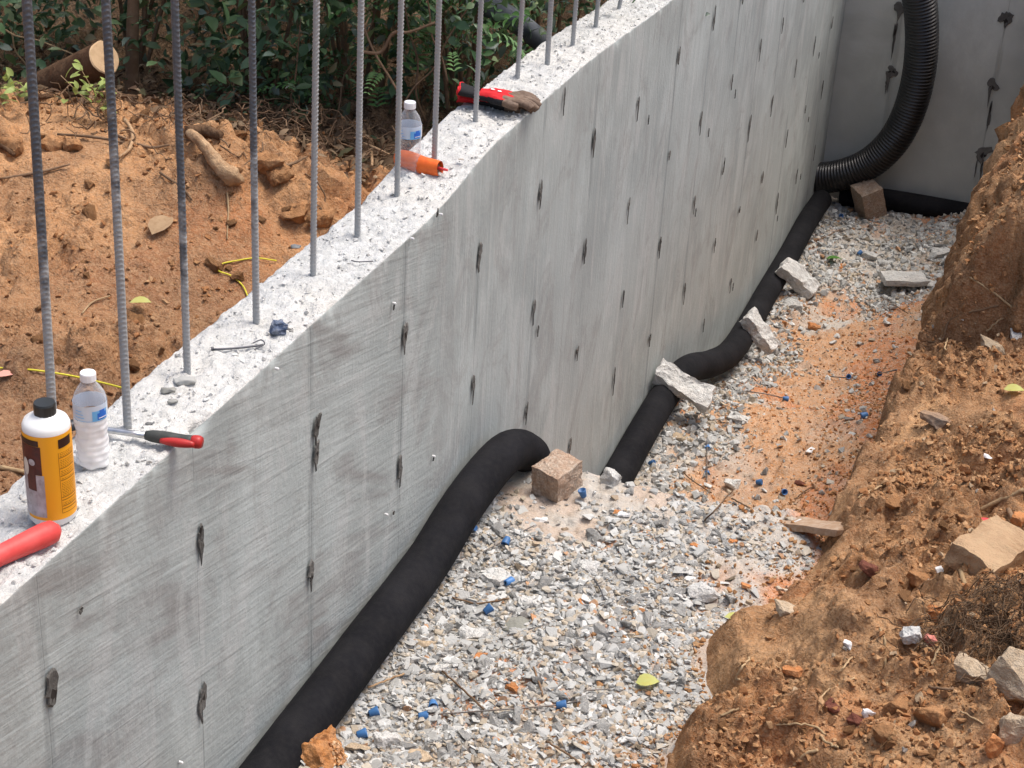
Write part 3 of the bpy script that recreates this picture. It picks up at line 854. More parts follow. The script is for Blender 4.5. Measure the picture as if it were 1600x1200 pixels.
pipe('drain_pipe', [np.array([.16, YF - .10, z3 - .02]), np.array([.45, YF - .09, z3]), np.array([.8, YF - .085, z3]), np.array([1.2, YF - .09, z3 + .0]), np.array([1.7, YF - .09, z3])], .072,
     'black drain pipe lying along the foot of the far dark wall', 9)

def corrugated(P, r, pitch, label, m):
    C_, s = resample(catmull(P, 14), pitch / 6)
    ph = s / pitch
    prof = .5 + .5 * np.clip(np.cos(2 * math.pi * ph) * 2.2, -1, 1)
    rr = r * (.90 + .10 * prof)
    V, F = sweep(C_, rr, 36, False)
    me = mesh_np('corrugated_hose', V, F, True, None, [m])
    return tag(link('corrugated_hose', me), label, 'hose')
HP = [(1268, 277, 11.24), (1296, 277, 11.22), (1332, 268, 11.20), (1366, 250, 11.19), (1396, 220, 11.17), (1418, 180, 11.15), (1433, 130, 11.12), (1440, 75, 11.08), (1439, 20, 11.03), (1430, -40, 10.97), (1415, -110, 10.9)]
corrugated([at(a, b_, 1, y_) for a, b_, y_ in HP], .106, .023, 'big black corrugated hose curving down from above into the far corner', M_HOSE)
# its clamp ring and pale scuffs are parts
HOSE = bpy.data.objects['corrugated_hose']
p0, p1 = at(1272, 277, 1, 11.24), at(1280, 277, 1, 11.235)
link('end_collar', tube_mesh('end_collar', [p0, .5 * (p0 + p1), p1], .107, 36, [M_HOSE], cap=True), HOSE)
for (px, py, w_) in ((1433, 166, .035), (1322, 243, .05), (1343, 246, .02)):
    pass

# grey pipe end behind the wall
gp = [np.array([-.95, 5.75, .30]), np.array([-.70, 5.92, .17]), at(800, 30, 0, -.50), at(850, 68, 0, -.40)]
C_, s = resample(catmull(gp, 8), .02)
o = link('grey_pipe', tube_mesh('grey_pipe', C_, .042, 24, [M_GREYPIPE])); tag(o, 'grey dusty pipe end poking out of the bushes behind the wall top', 'pipe')

# ------------------------------------------------------------------ brick-like stones and slabs
bp = og(868, 765)
o = link('square_stone', rock_mesh('square_stone', (.105, .13, .105), 41, M_GRANITE, box=True, sub=5, rough=.042), None, (.255, 4.70, -1.10 + .052), (.05, -.03, math.radians(-20)))
tag(o, 'rough square tan granite block beside the arch of the near pipe', 'stone block')
pb = at(1357, 312, 2, -2.33)
o = link('square_stone', rock_mesh('square_stone', (.15, .17, .21), 44, M_GRANITE, box=True, sub=4, rough=.02), None, (pb[0], pb[1], -2.33), (math.radians(8), math.radians(-20), math.radians(38)))
tag(o, 'brown block propped under the corrugated hose in the far corner', 'stone block')
slab_between('concrete_slab', at(1224, 413, 2, -2.23), at(1272, 457, 2, -2.36), .12, .068, 51, M_CONC, 'broken concrete slab leaning on the drain pipe, farthest of the three', 'concrete slab', up=(.4, -.3, 1))
slab_between('concrete_slab', at(1166, 492, 2, -2.08), at(1210, 548, 2, -2.24), .10, .062, 52, M_CONC, 'broken concrete slab leaning on the pipe, middle one of the three', 'concrete slab', up=(.6, -.2, 1))
slab_between('concrete_slab', at(1028, 578, 2, -1.77), at(1112, 628, 2, -1.86), .11, .07, 53, M_CONC, 'broken concrete slab lying across the pipe, nearest of the three', 'concrete slab', up=(.2, -.6, 1))
rock('concrete_chunk', 958, 752, (.085, .07, .075), 54, M_CONC, 'rough grey chunk at the ledge where the far pipe disappears', 'concrete chunk', sub=3, rough=.07, pos=(.405, 4.80, -1.09))
slab_between('concrete_slab', at(1378, 434, 2, -2.33), at(1446, 436, 2, -2.33), .16, .035, 55, M_CONC, 'flat pale slab lying on the far trench floor', 'concrete slab', rough=.02)
for px, py, sz, sd_, m, lb, ct in [
    (1456, 448, (.12, .10, .05), 61, M_CONC, 'pale angular chunk right of the flat far slab', 'concrete chunk'),
    (1383, 412, (.15, .07, .03), 62, M_CONC, 'thin pale slab piece just behind the flat far slab', 'concrete piece'),
    (1358, 405, (.12, .10, .07), 63, M_CONC, 'lumpy white chunk among the far rubble, left of the flat slab', 'concrete chunk'),
    (1470, 402, (.17, .12, .08), 64, M_CONC, 'white crumbling chunk against the foot of the far bank', 'concrete chunk'),
    (1478, 354, (.11, .07, .03), 65, M_CONC, 'small pale flat piece near the far wall pipe', 'concrete piece'),
    (1495, 365, (.12, .06, .04), 66, M_CONC, 'small pale piece beside blue scrap near the far bank', 'concrete piece'),
    (1240, 478, (.18, .14, .07), 67, M_CONC, 'heap of white broken concrete below the farthest slab', 'concrete chunk'),
    (1192, 545, (.12, .10, .05), 68, M_CONC, 'grey chunk under the middle leaning slab', 'concrete chunk'),
    (1066, 686, (.14, .08, .025), 69, M_TAN, 'flat tan flake of stone beside the deep pipe', 'stone'),
    (1143, 760, (.11, .07, .05), 70, M_CONC, 'white crumbly chunk on the orange sand', 'concrete chunk'),
    (1098, 932, (.12, .07, .055), 71, M_CONC, 'bluish grey oblong chunk near the foot of the bank', 'concrete chunk'),
    (740, 996, (.115, .055, .04), 72, M_CONC, 'oblong pale slab piece beside the near pipe', 'concrete piece'),
    (655, 1011, (.125, .035, .03), 73, M_TAN, 'long tan slab piece touching the near pipe', 'concrete piece'),
    (664, 1034, (.09, .02, .02), 74, M_CONC, 'thin pale sliver below the long tan piece', 'concrete piece'),
    (920, 890, (.085, .06, .035), 75, M_CONC, 'pale angular chunk in the middle of the near rubble', 'concrete chunk'),
    (775, 905, (.10, .09, .03), 76, M_CONC, 'broad white crumbling patch of concrete near the pipe', 'concrete chunk'),
    (830, 945, (.10, .05, .02), 77, M_CONC, 'flat grey flake below the white chunk', 'concrete piece'),
    (561, 1175, (.085, .035, .025), 78, M_TAN, 'tan oblong piece right of the orange soil clump', 'concrete piece'),
    (655, 1185, (.085, .05, .025), 79, M_TAN, 'tan angular piece at the bottom edge of the rubble', 'concrete piece'),
    (605, 1160, (.10, .06, .04), 80, M_CONC, 'white lumpy chunk at the bottom of the rubble', 'concrete chunk'),
    (690, 1048, (.06, .04, .03), 81, M_CONC, 'grey lump below the oblong pale slab piece', 'concrete chunk'),
    (845, 815, (.06, .03, .02), 82, M_PAPER, 'small bright cream triangle of stone near the square block', 'stone'),
    (975, 805, (.05, .03, .015), 83, M_PAPER, 'pale triangular flake on the sandy patch', 'stone'),
    (1152, 655, (.14, .10, .04), 84, M_CONC, 'pile of small grey rubble right of the nearest slab', 'concrete chunk'),
    (1238, 1050, (.06, .04, .02), 85, M_ORANGE_ROCK, 'small orange flake at the foot of the bank', 'stone')]:
    rock('concrete_piece' if 'piece' in ct else ('stone' if ct == 'stone' else 'concrete_chunk'), px, py, sz, sd_, m, lb, ct, rz=random.uniform(-.4, .6), tilt=.1, sink=.28, sub=3, rough=.05)
o = rock('damp_mortar_blob', 805, 980, (.10, .075, .025), 90, mat('damp_mortar', (.24, .24, .21), .9, .2, bump=[(60, .8, .006)]), 'rounded grey green blob of damp mortar on the rubble', 'mortar', sub=3, rough=.04, smooth=True)
for px, py, s_, lb in [(912, 942, .045, 'brick red stone right of the flat grey flake'), (750, 1028, .05, 'orange stone just below the oblong pale slab piece'), (800, 1077, .05, 'rounded orange stone, left of a rusty brown one'), (860, 1068, .045, 'rusty brown stone right of the rounded orange one'),
                       (885, 1092, .045, 'flat orange stone above the tie wire'), (1165, 918, .04, 'bright red orange stone near the grey oblong chunk'), (1315, 418, .07, 'red brick bit on the far trench floor'),
                       (1225, 507, .06, 'pink brick bit below the farthest slab'), (1272, 512, .09, 'salmon brick bit on the sand'), (965, 802, .035, 'orange stone beside the pale triangular flake'), (1085, 855, .035, 'orange brown stone in the gravel'), (1145, 848, .04, 'dark orange stone near the foot of the bank')]:
    rock('stone', px, py, (s_, s_ * .7, s_ * .45), int(px), M_ORANGE_ROCK, lb, 'stone', sub=2, rough=.06)
rock('stone', 1250, 757, (.055, .035, .02), 95, M_REDCLOD, 'dark brown flat stone on the orange sand', 'stone', sub=2)
rock('white_scrap', 1266, 706, (.06, .045, .02), 96, M_PAPER, 'small white folded scrap on the orange sand', 'scrap', sub=1, rough=.02)
slab_between('wooden_board', og(1228, 812) + [0, 0, -.010], og(1318, 826) + [0, 0, -.004], .075, .022, 97, M_PLANK, 'short weathered board end sticking out of the foot of the bank', 'board', rough=.01)

# gravel and crumbs --------------------------------------------------
def hull_template(seed, n=9):
    bm = bmesh.new(); rg = np.random.default_rng(seed)
    vs = [bm.verts.new(p) for p in hull_pts(rg, n, 1, 1, 1)]
    bmesh.ops.convex_hull(bm, input=vs)
    for v in [v for v in bm.verts if not v.link_faces]: bm.verts.remove(v)
    bm.verts.index_update()
    V = np.array([v.co[:] for v in bm.verts]); F = np.array([[v.index for v in f.verts] for f in bm.faces]); bm.free()
    return V, F
TEMPL = [hull_template(500 + i, 10 + i % 5) for i in range(12)]

def rotm(rg, n, flat=.35):
    """random rotations, mostly about the vertical"""
    a = rg.uniform(0, 2 * math.pi, n); b = rg.normal(0, flat, n); c = rg.normal(0, flat, n)
    ca, sa, cb, sb, cc, sc_ = np.cos(a), np.sin(a), np.cos(b), np.sin(b), np.cos(c), np.sin(c)
    Z = np.zeros(n); O = np.ones(n)
    Rz = np.stack([ca, -sa, Z, sa, ca, Z, Z, Z, O], 1).reshape(n, 3, 3)
    Rx = np.stack([O, Z, Z, Z, cb, -sb, Z, sb, cb], 1).reshape(n, 3, 3)
    Ry = np.stack([cc, Z, sc_, Z, O, Z, -sc_, Z, cc], 1).reshape(n, 3, 3)
    return Rx @ Ry @ Rz if False else np.einsum('nij,njk,nkl->nil', Rx, Ry, Rz)

def scatter(name, P, S, C_, m, seed, flat=.35, asp=(1, .7, .42), templ=TEMPL, smooth=False):
    """one mesh of many pieces: P (n,3) centres, S (n,) sizes, C_ (n,3) colours"""
    rg = np.random.default_rng(seed); Vs, Fs, Cs, o = [], [], [], 0
    n = len(P); pick = rg.integers(0, len(templ), n)
    A = np.array(asp)[None] * rg.uniform(.65, 1.3, (n, 3)) * S[:, None]
    Rm = rotm(rg, n, flat)
    for k, (V, F) in enumerate(templ):
        i = np.nonzero(pick == k)[0]
        if not len(i): continue
        W = V[None] * A[i][:, None]
        W = np.einsum('nij,nvj->nvi', Rm[i], W) + P[i][:, None]
        nv = len(V)
        Fk = F[None] + (np.arange(len(i)) * nv)[:, None, None] + o
        Vs.append(W.reshape(-1, 3)); Fs.append(Fk.reshape(-1, F.shape[1])); Cs.append(np.repeat(C_[i], nv, 0)); o += len(i) * nv
    me = mesh_np(name, np.vstack(Vs), np.vstack(Fs), smooth, np.vstack(Cs), [m])
    return link(name, me)

def pal(rg, n, cols, w):
    c = np.array(cols)[rg.choice(len(cols), n, p=np.array(w) / sum(w))]
    return c * rg.uniform(.82, 1.14, (n, 1))

GREYS = [(.87, .89, .88), (.66, .67, .66), (1.14, 1.16, 1.15), (.84, .72, .56), (.85, .48, .26), (.42, .40, .38), (.98, .90, .78)]
rg = np.random.default_rng(21)
def sc_floor(n, x0, x1, y0, y1, s0, s1, dens, pw=2.2):
    x = rg.uniform(x0, x1, n); y = rg.uniform(y0, y1, n)
    x = x * np.minimum(1, (xb(y) + .02) / x1)
    k = rg.uniform(0, 1, n) < dens(x, y); x, y = x[k], y[k]
    s = s0 + (s1 - s0) * rg.uniform(0, 1, len(x)) ** pw
    return x, y, s
def clean(x, y, s):
    P_ = np.stack([x, y, floor_z(x, y) + s * .10], 1); return P_
def dn_near(x, y): return np.clip(.46 + 1.2 * fbm(x * 2.2, y * 2.2, 51, 3) + .7 * sst(4.55, 4.2, y) - .5 * sst(4.5, 4.75, y) - .35 * sst(.8, 1.0, x) * sst(4.0, 4.4, y), .05, 1)
x, y, s = sc_floor(3400, .05, 1.08, 2.7, LEDGE, .022, .062, dn_near, 2.4)
o = scatter('rubble_flakes', clean(x, y, s) - np.array([0, 0, .002]), s, pal(rg, len(x), [(.95, .97, .96), (.80, .81, .79), (1.12, 1.13, 1.11), (.95, .86, .72)], [4, 4, 2, 1.4]), M_CHIP, 33, .28, (1, .72, .24))
stuff(o, 'flat flakes of broken concrete among the near rubble', 'gravel')
x, y, s = sc_floor(85000, .03, 1.12, 2.7, LEDGE, .0036, .034, dn_near, 5.5)
wts = pal(rg, len(x), GREYS, [30, 24, 13, 18, .8, 8, 8])
ora = rg.uniform(0, 1, len(x)) < .05 + .55 * sst(3.75, 3.2, y) * sst(.3, .6, x) + .25 * sst(.75, 1.0, x)
wts[ora] = pal(rg, int(ora.sum()), [(.95, .50, .26), (.82, .64, .46), (.95, .82, .66), (.70, .38, .20)], [.35, 4.5, 4.5, .5])
o = scatter('gravel', clean(x, y, s), s, wts, M_CHIP, 31, .45, (1, .78, .5))
stuff(o, 'grey crushed concrete rubble covering the near trench floor', 'gravel')
def dn_far(x, y): return np.clip(.10 + 1.3 * np.clip(fbm(x * 1.6, y * 1.1, 52, 3), -.1, 1) + .75 * sst(.42, .12, x) * sst(6.6, 7.2, y) + .32 * sst(9.2, 9.8, y) - .9 * sst(.36, .58, x) * sst(9.6, 9.0, y), .025, 1)
x, y, s = sc_floor(60000, .05, 1.12, LEDGE + .1, 11.3, .008, .055, dn_far, 4.0)
o = scatter('gravel', clean(x, y, s), s, pal(rg, len(x), GREYS, [28, 20, 22, 14, 3, 4, 8]), M_CHIP, 32, .55, (1, .8, .6))
stuff(o, 'scattered grey rubble on the deeper trench floor', 'gravel')


def px_of(p):
    q = R.T @ (np.asarray(p, float) - CAM); return 800 - FPX * q[0] / q[2], 600 + FPX * q[1] / q[2]
MARKS = {'near': [(505, 1150, 'the orange soil clump'), (740, 996, 'the oblong pale slab piece'), (676, 1102, 'the open-ended blue cone'), (805, 980, 'the grey green mortar blob'), (1006, 1076, 'the yellow green leaf'), (870, 1109, 'the right blue cone of the long tie'),
                  (1098, 932, 'the bluish grey chunk'), (920, 890, 'the pale angular chunk'), (855, 740, 'the square granite block'), (793, 845, 'the blue cone on the slanting wire'), (1270, 815, 'the short board'), (975, 805, 'the pale triangular flake'), (620, 1000, 'the near pipe middle'), (1100, 820, 'the ledge of the trench')],
         'far': [(1066, 686, 'the flat tan flake'), (1143, 760, 'the white crumbly chunk'), (1266, 706, 'the white folded scrap'), (1070, 600, 'the nearest leaning slab'), (1188, 520, 'the middle leaning slab'), (1248, 434, 'the farthest leaning slab'), (1410, 436, 'the flat pale slab'), (1357, 312, 'the propped brown block'), (1348, 590, 'the two-coned tie'), (1470, 402, 'the white crumbling chunk'), (1470, 320, 'the far wall pipe'), (1302, 408, 'the fallen green leaf')],
         'bank': [(1545, 870, 'the flat tan stone'), (1545, 985, 'the fine root tangle'), (1590, 1075, 'the big tan rock'), (1357, 1118, 'the small white stone'), (1422, 995, 'the grey white stone'), (1357, 892, 'the dark red clod'), (1465, 662, 'the dark-sided stone'), (1550, 543, 'the long grey brown stone'), (1575, 620, 'the pale yellow leaf'), (1222, 957, 'the tan lump at the bank edge'), (1380, 1035, 'the forked pale root'), (1230, 1137, 'the long pale root'), (1540, 715, 'the small white shard'), (1395, 790, 'the squarish clod'), (1555, 470, 'the straight thin root'), (1480, 510, 'the bent pale root')],
         'left': [(340, 265, 'the broken pale branch'), (240, 370, 'the pale tan leaf'), (205, 480, 'the pale yellow leaf'), (130, 110, 'the cut log'), (365, 430, 'the curl of yellow string'), (422, 262, 'the big orange clod'), (60, 584, 'the stretched yellow string'), (50, 400, 'the leftmost rebar'), (300, 440, 'the third rebar'), (500, 300, 'the fifth rebar'), (355, 340, 'the thin pale root'), (590, 250, 'the pale split stake'), (100, 235, 'the reddish clods')]}
ORD = ['nearest', 'second nearest', 'third nearest', 'fourth nearest', 'fifth nearest', 'sixth nearest', 'seventh nearest', 'eighth nearest', 'ninth nearest', 'tenth nearest'] + ['%dth nearest' % i for i in range(11, 80)]
def place_labels(objs, what, marks):
    """name each of many alike pieces by where it lies"""
    b = {}
    for o in objs:
        u, v = px_of(o.location)
        d = sorted([(math.hypot(u - x, v - y), x, y, t) for x, y, t in MARKS[marks]])[0]
        dx, dy = u - d[1], v - d[2]
        w = ('left of' if dx < 0 else 'right of') if abs(dx) > abs(dy) else ('above' if dy < 0 else 'below')
        b.setdefault((w, d[3]), []).append((d[0], o))
    for (w, t), L_ in b.items():
        L_.sort(key=lambda q: q[0])
        for i, (_, o) in enumerate(L_):
            o['label'] = '%s, %s %s %s' % (what, ORD[i], w, t)

# countable fragments, largest of the rubble
FR = [rock_mesh('concrete_fragment', (1, .68, .42), 700 + i, M_CONC, n=11, sub=1, rough=.05) for i in range(9)]
FT = [rock_mesh('stone_fragment', (1, .7, .45), 720 + i, M_TAN, n=11, sub=1, rough=.05) for i in range(4)]
def frags(n, x0, x1, y0, y1, s0, s1, dens, meshes, name, label, group, zf=floor_z, seed=1, sink=.05):
    r_ = random.Random(seed); k = 0; tries = 0; made = []
    while k < n and tries < n * 40:
        tries += 1
        y = r_.uniform(y0, y1); x = r_.uniform(x0, x1)
        if zf is floor_z and x > float(xb(np.array(y))) - .03: continue
        if r_.random() > float(dens(np.array([x]), np.array([y]))[0]): continue
        s = s0 + (s1 - s0) * r_.random() ** 1.8
        z = float(zf(np.array([x]), np.array([y]))[0])
        o = link(name, r_.choice(meshes), None, (x, y, z + s * sink), (r_.gauss(0, .25), r_.gauss(0, .25), r_.uniform(0, 6.28)))
        o.scale = (s, s * r_.uniform(.7, 1.1), s * r_.uniform(.6, 1.1)); k += 1
        tag(o, label, 'rubble', group); made.append(o)
    place_labels(made, label, 'near' if y1 < 5 else 'far')
frags(240, .17, 1.0, 2.95, 4.8, .032, .085, dn_near, FR, 'concrete_fragment', 'angular grey fragment', 'concrete fragments on the near trench floor', seed=2)
frags(36, .17, 1.0, 2.95, 4.8, .025, .05, dn_near, FT, 'stone_fragment', 'small tan stone', 'tan stones on the near trench floor', seed=3)
frags(85, .17, 1.05, 5.9, 11.1, .04, .10, dn_far, FR, 'concrete_fragment', 'grey fragment', 'concrete fragments on the far trench floor', seed=4)
frags(24, .2, 1.05, 5.9, 11.1, .04, .08, dn_far, FT, 'stone_fragment', 'tan stone', 'tan stones on the far trench floor', seed=5)

# ------------------------------------------------------------------ blue cones and tie wires
def cone_mesh():
    prof = [(.0, .004), (.0085, .003), (.0075, -.0), (.0115, .024), (.0135, .024), (.0095, -.002), (.0, -.002)]
    prof = [(0, -.001), (.008, -.001), (.0095, .001), (.0135, .023), (.0135, .026), (.0115, .026), (.0075, .004), (0, .004)]
    V, F = lathe(prof, 14); return mesh_np('blue_cone', V, tri(F), True, None, [M_BLUE])
CONE = cone_mesh()
cl = {}
cones = [(912, 781, 'upright on the sandy lip right of the square block'), (742, 828, 'half hidden at the edge of the near pipe'), (793, 845, 'at the end of a tie wire, right of the pipe edge'), (790, 916, 'on white rubble below the wire'), (757, 962, 'just above the oblong pale slab piece'),
         (688, 907, 'against the near pipe, beside a brown stone'), (676, 1102, 'lying open end to the camera'), (577, 1121, 'closest to the orange soil clump, upper one'), (558, 1154, 'beside the orange soil clump, lowest of all'),
         (1014, 728, 'on the sand right of the deep pipe'), (1223, 771, 'near the dark flat stone'), (1181, 757, 'right beside the white crumbly chunk'), (1355, 651, 'at the foot of the bank shadow'), (1340, 400, 'dark, among the far rubble'), (1312, 339, 'tiny, near the far end of the long wall'), (1500, 373, 'near the pale piece by the far bank'), (1418, 322, 'tiny, in front of the far wall pipe')]
for q, (px, py, lb) in enumerate(cones):
    p = og(px, py); s = 1.0 if py > 700 else 1.15
    o = link('blue_cone', CONE, None, (p[0], p[1], p[2] + .012)); o.scale = (s, s, s)
    o.rotation_euler = (random.uniform(1.0, 2.1) if q else .3, random.uniform(-.3, .3), random.uniform(0, 6.28))
    if q == 6: o.rotation_euler = (1.5, 0, math.radians(25))
    tag(o, 'blue plastic tie cone ' + lb, 'plastic cone', 'blue plastic cones left from the wall ties')

def wire(name, pts, r, m, label, cat, f=og, lift=.016, cones_at=(), n=6, jit=.0, sides=6):
    P_ = [f(px, py) + np.array([0, 0, lift]) for px, py in pts]
    C_ = catmull(P_, n)
    if jit: C_ = C_ + jit * np.random.default_rng(len(label)).normal(size=C_.shape)
    rr = np.full(len(C_), r); 
    o = link(name, tube_mesh(name, C_, rr, sides, [m])); tag(o, label, cat)
    for (ax, ay) in cones_at:
        p = f(ax, ay); c = link('blue_cone', CONE, o, (p[0], p[1], p[2] + .014)); dv = Vector(C_[-1] - C_[0])
        c.rotation_mode = 'QUATERNION'; c.rotation_quaternion = dv.to_track_quat('Z', 'Y')
    return o
wire('tie_wire', [(650, 1126), (720, 1121), (800, 1115), (870, 1109), (905, 1103)], .0022, M_WIRE, 'straight steel tie with a blue cone at each end on the near rubble', 'wire tie', cones_at=[(654, 1126), (869, 1109)])
wire('tie_wire', [(905, 1104), (912, 1088), (950, 1084)], .002, M_WIRE, 'bent wire end right of the long blue-coned tie', 'wire tie')
wire('tie_wire', [(745, 874), (790, 850), (834, 828)], .0022, M_WIRE, 'steel tie slanting up to the right of the near pipe', 'wire tie')
wire('tie_wire', [(928, 912), (936, 925), (944, 944)], .0022, M_NAIL, 'short dark nail in the gravel below the angular chunk', 'nail')
wire('tie_wire', [(1104, 690), (1104, 720), (1104, 758)], .0025, M_WIRE, 'upright looking steel tie with two blue cones on the sand beside the deep pipe', 'wire tie', cones_at=[(1105, 701), (1104, 741)])
wire('tie_wire', [(1292, 592), (1325, 594), (1372, 588), (1400, 584)], .003, M_WIRE, 'steel tie with two blue cones on the far orange sand', 'wire tie', cones_at=[(1325, 592), (1373, 588)])
wire('tie_wire', [(1160, 615), (1195, 620), (1226, 627)], .003, M_WIRE, 'steel tie with one blue cone above the rubble pile', 'wire tie', cones_at=[(1223, 626)])
for q, (pts, lb) in enumerate([([(1060, 735), (1080, 755), (1112, 775)], 'thin twig curving on the sand left of the white chunk'), ([(833, 1050), (842, 1075), (848, 1095)], 'short dark twig above the long tie'), ([(852, 1165), (885, 1185), (905, 1200)], 'dark twig at the bottom of the rubble'),
                               ([(690, 1055), (720, 1082), (755, 1115)], 'dark twig crossing above the long tie'), ([(1142, 785), (1170, 800)], 'small dark twig below the white chunk'), ([(1375, 468), (1400, 482), (1418, 494)], 'dark twig on the far sand'),
                               ([(1262, 385), (1290, 373), (1313, 362)], 'dark stick leaning near the end of the deep pipe'), ([(706, 940), (745, 950), (795, 942)], 'thin twig above the oblong pale slab piece'), ([(575, 1082), (610, 1068), (632, 1060)], 'pale splinter beside the near pipe'), ([(1100, 820), (1125, 795), (1145, 770)], 'grey twig in the gravel'), ([(1240, 785), (1258, 772), (1275, 762)], 'twig leaning above the board end')]):
    wire('twig', pts, .0028, M_TWIG if q != 8 else M_STICK, lb, 'twig', jit=.001)
wire('tie_wire', [(598, 935), (650, 905), (700, 885)], .0022, M_WIRE, 'thin wire half under the near pipe', 'wire tie') if False else None

# ------------------------------------------------------------------ loose leaves
def leaf_mesh(name, L_, W, m, bend=.25, n=6):
    t = np.linspace(0, 1, n); w = W * np.sin(math.pi * t ** .8) ** .8 / 2
    mid = np.stack([t * 0, t * L_, bend * L_ * t * (1 - t)], 1)
    V = []; F = []
    for i in range(n):
        V += [mid[i] + [-w[i], 0, .25 * w[i]], mid[i], mid[i] + [w[i], 0, .25 * w[i]]]
    for i in range(n - 1):
        a = 3 * i; F += [(a, a + 1, a + 4, a + 3), (a + 1, a + 2, a + 5, a + 4)]
    return mesh_np(name, np.array(V), np.array(F), True, None, [m])
def leaf(px, py, L_, W, m, label, f=og, rz=None):
    p = f(px, py); o = link('leaf', leaf_mesh('leaf', L_, W, m), None, (p[0], p[1], p[2] + .024), (random.uniform(-.2, .2), random.uniform(-.2, .2), random.uniform(0, 6.28) if rz is None else rz))
    return tag(o, label, 'leaf')
leaf(992, 1078, .065, .05, M_LEAFY, 'yellow green fallen leaf on the near gravel', rz=-1.2)
leaf(1130, 975, .06, .04, M_LEAFY, 'yellow crumpled leaf at the foot of the bank', rz=-1.4)
leaf(1290, 410, .10, .07, M_LEAFG, 'green leaf on the far trench floor', rz=-1.3)
leaf(1566, 618, .07, .05, M_LEAFY, 'pale yellow leaf on the bank at the right edge', rz=-1.5)
leaf(1540, 834, .05, .04, M_PINK, 'scrap of bright pink tape on the bank', rz=.3)
bpy.data.objects['leaf.004'].name = 'tape_scrap'; bpy.data.objects['tape_scrap']['category'] = 'tape'
leaf(203, 484, .065, .045, M_LEAFY, 'pale yellow leaf on the soil left of the third rebar', ol, rz=-1.3)
leaf(238, 378, .12, .07, M_LEAFB, 'pale tan leaf on the soil mound', ol, rz=.0)
leaf(-4, 600, .05, .03, mat('faded_pink', (.62, .30, .24), .8, .2), 'pink scrap at the left edge of the soil', ol, rz=-.9)
bpy.data.objects['leaf.006'].name = 'pink_scrap'; bpy.data.objects['pink_scrap']['category'] = 'scrap'

# ------------------------------------------------------------------ bank: stones, clods, roots
M_TANSMOOTH = M_TAN
slab_between('flat_stone', og(1512, 885), og(1580, 860) + [0, 0, .04], .14, .075, 111, mat('smooth_tan_stone', (.40, .27, .16), .85, .2, noise=[(8, (.27, .165, .09), .8, 4), (40, (.45, .33, .2), .4, 4)], bump=[(40, .8, .008), (160, .7, .003)]), 'flat angular tan stone lying on the bank below the pink tape', 'stone', up=(-.2, -.7, .8), rough=.035, sub=4)
for px, py, sz, sd_, m, lb in [
    (1550, 543, (.13, .08, .05), 112, M_TAN, 'long grey brown stone near the top of the bank at the right'),
    (1588, 527, (.07, .06, .05), 113, M_CONC, 'pale lumpy stone at the right edge, beside the long stone'),
    (1465, 662, (.13, .08, .055), 114, mat('dark_sided_stone', (.30, .20, .13), .85, .2, noise=[(14, (.11, .105, .10), .7, 4)], bump=[(50, .9, .008)]), 'flat stone with a dark grey side half buried in the bank'),
    (1520, 668, (.055, .02, .015), 115, M_TAN, 'thin pale shard right of the dark-sided stone'),
    (1540, 713, (.05, .02, .015), 116, M_PAPER, 'small white shard on the upper bank'),
    (1357, 892, (.075, .06, .045), 117, M_REDCLOD, 'dark red clod on the bank'),
    (1590, 1075, (.17, .14, .13), 118, M_TAN, 'big angular tan rock at the right edge, lower bank'),
    (1520, 1058, (.13, .10, .07), 119, M_TAN, 'tan rock half behind the big angular one'),
    (1596, 1150, (.12, .10, .10), 120, M_TAN, 'tan rock in the bottom right corner'),
    (1556, 1178, (.06, .06, .09), 121, M_ORANGE_ROCK, 'bright orange rock in the bottom right corner'),
    (1400, 1110, (.075, .065, .06), 122, M_CLOD, 'rounded orange clod in the lower bank'),
    (1453, 1130, (.09, .07, .085), 123, M_CLOD, 'smooth brown clod right of the rounded one'),
    (1382, 1150, (.06, .06, .05), 124, M_CLOD, 'reddish clod below the white stone'),
    (1357, 1118, (.036, .022, .034), 125, M_PAPER, 'small white stone standing on the lower bank'),
    (1422, 995, (.065, .05, .05), 126, M_CONC, 'grey white stone with a dark hollow beside it'),
    (1452, 1002, (.04, .03, .03), 127, mat('pink_stone', (.55, .20, .16), .9, .2, bump=[(60, .7, .005)]), 'pinkish stone touching the grey white one'),
    (1432, 908, (.075, .065, .05), 128, M_CLOD, 'tan clod above the grey white stone'),
    (1464, 895, (.04, .035, .03), 129, M_PAPER, 'cream stone beside the tan clod'),
    (1460, 960, (.09, .05, .04), 130, M_ORANGE_ROCK, 'orange crumbly stone above the root tangle'),
    (1320, 1010, (.04, .03, .03), 131, M_PAPER, 'pale crumbly stone on the lower slope'),
    (1505, 815, (.055, .05, .04), 132, M_CLOD, 'round clod left of the pink tape'),
    (1395, 790, (.06, .05, .04), 133, M_CLOD, 'squarish clod in the middle of the bank'),
    (1555, 820, (.06, .06, .05), 134, M_CLOD, 'pinkish brown clod right of the pink tape'),
    (1590, 815, (.05, .05, .05), 135, M_ORANGE_ROCK, 'orange clod at the right edge above the flat stone'),
    (1222, 957, (.10, .055, .045), 136, M_TAN, 'tan lump sticking out at the edge of the bank'),
    (1510, 735, (.05, .05, .035), 137, M_CLOD, 'brown clod under the small white shard'),
    (1300, 1105, (.045, .04, .03), 138, M_REDCLOD, 'dark clod on the lower slope'),
    (1338, 1130, (.05, .04, .03), 139, M_REDCLOD, 'dark broken clod left of the white stone')]:
    rock('stone' if 'clod' not in lb else 'soil_clod', px, py, sz, sd_, m, lb, 'stone' if 'clod' not in lb else 'clod', rz=random.uniform(-.5, .8), tilt=.3, sink=.33, sub=3, rough=.05, smooth='clod' in lb)

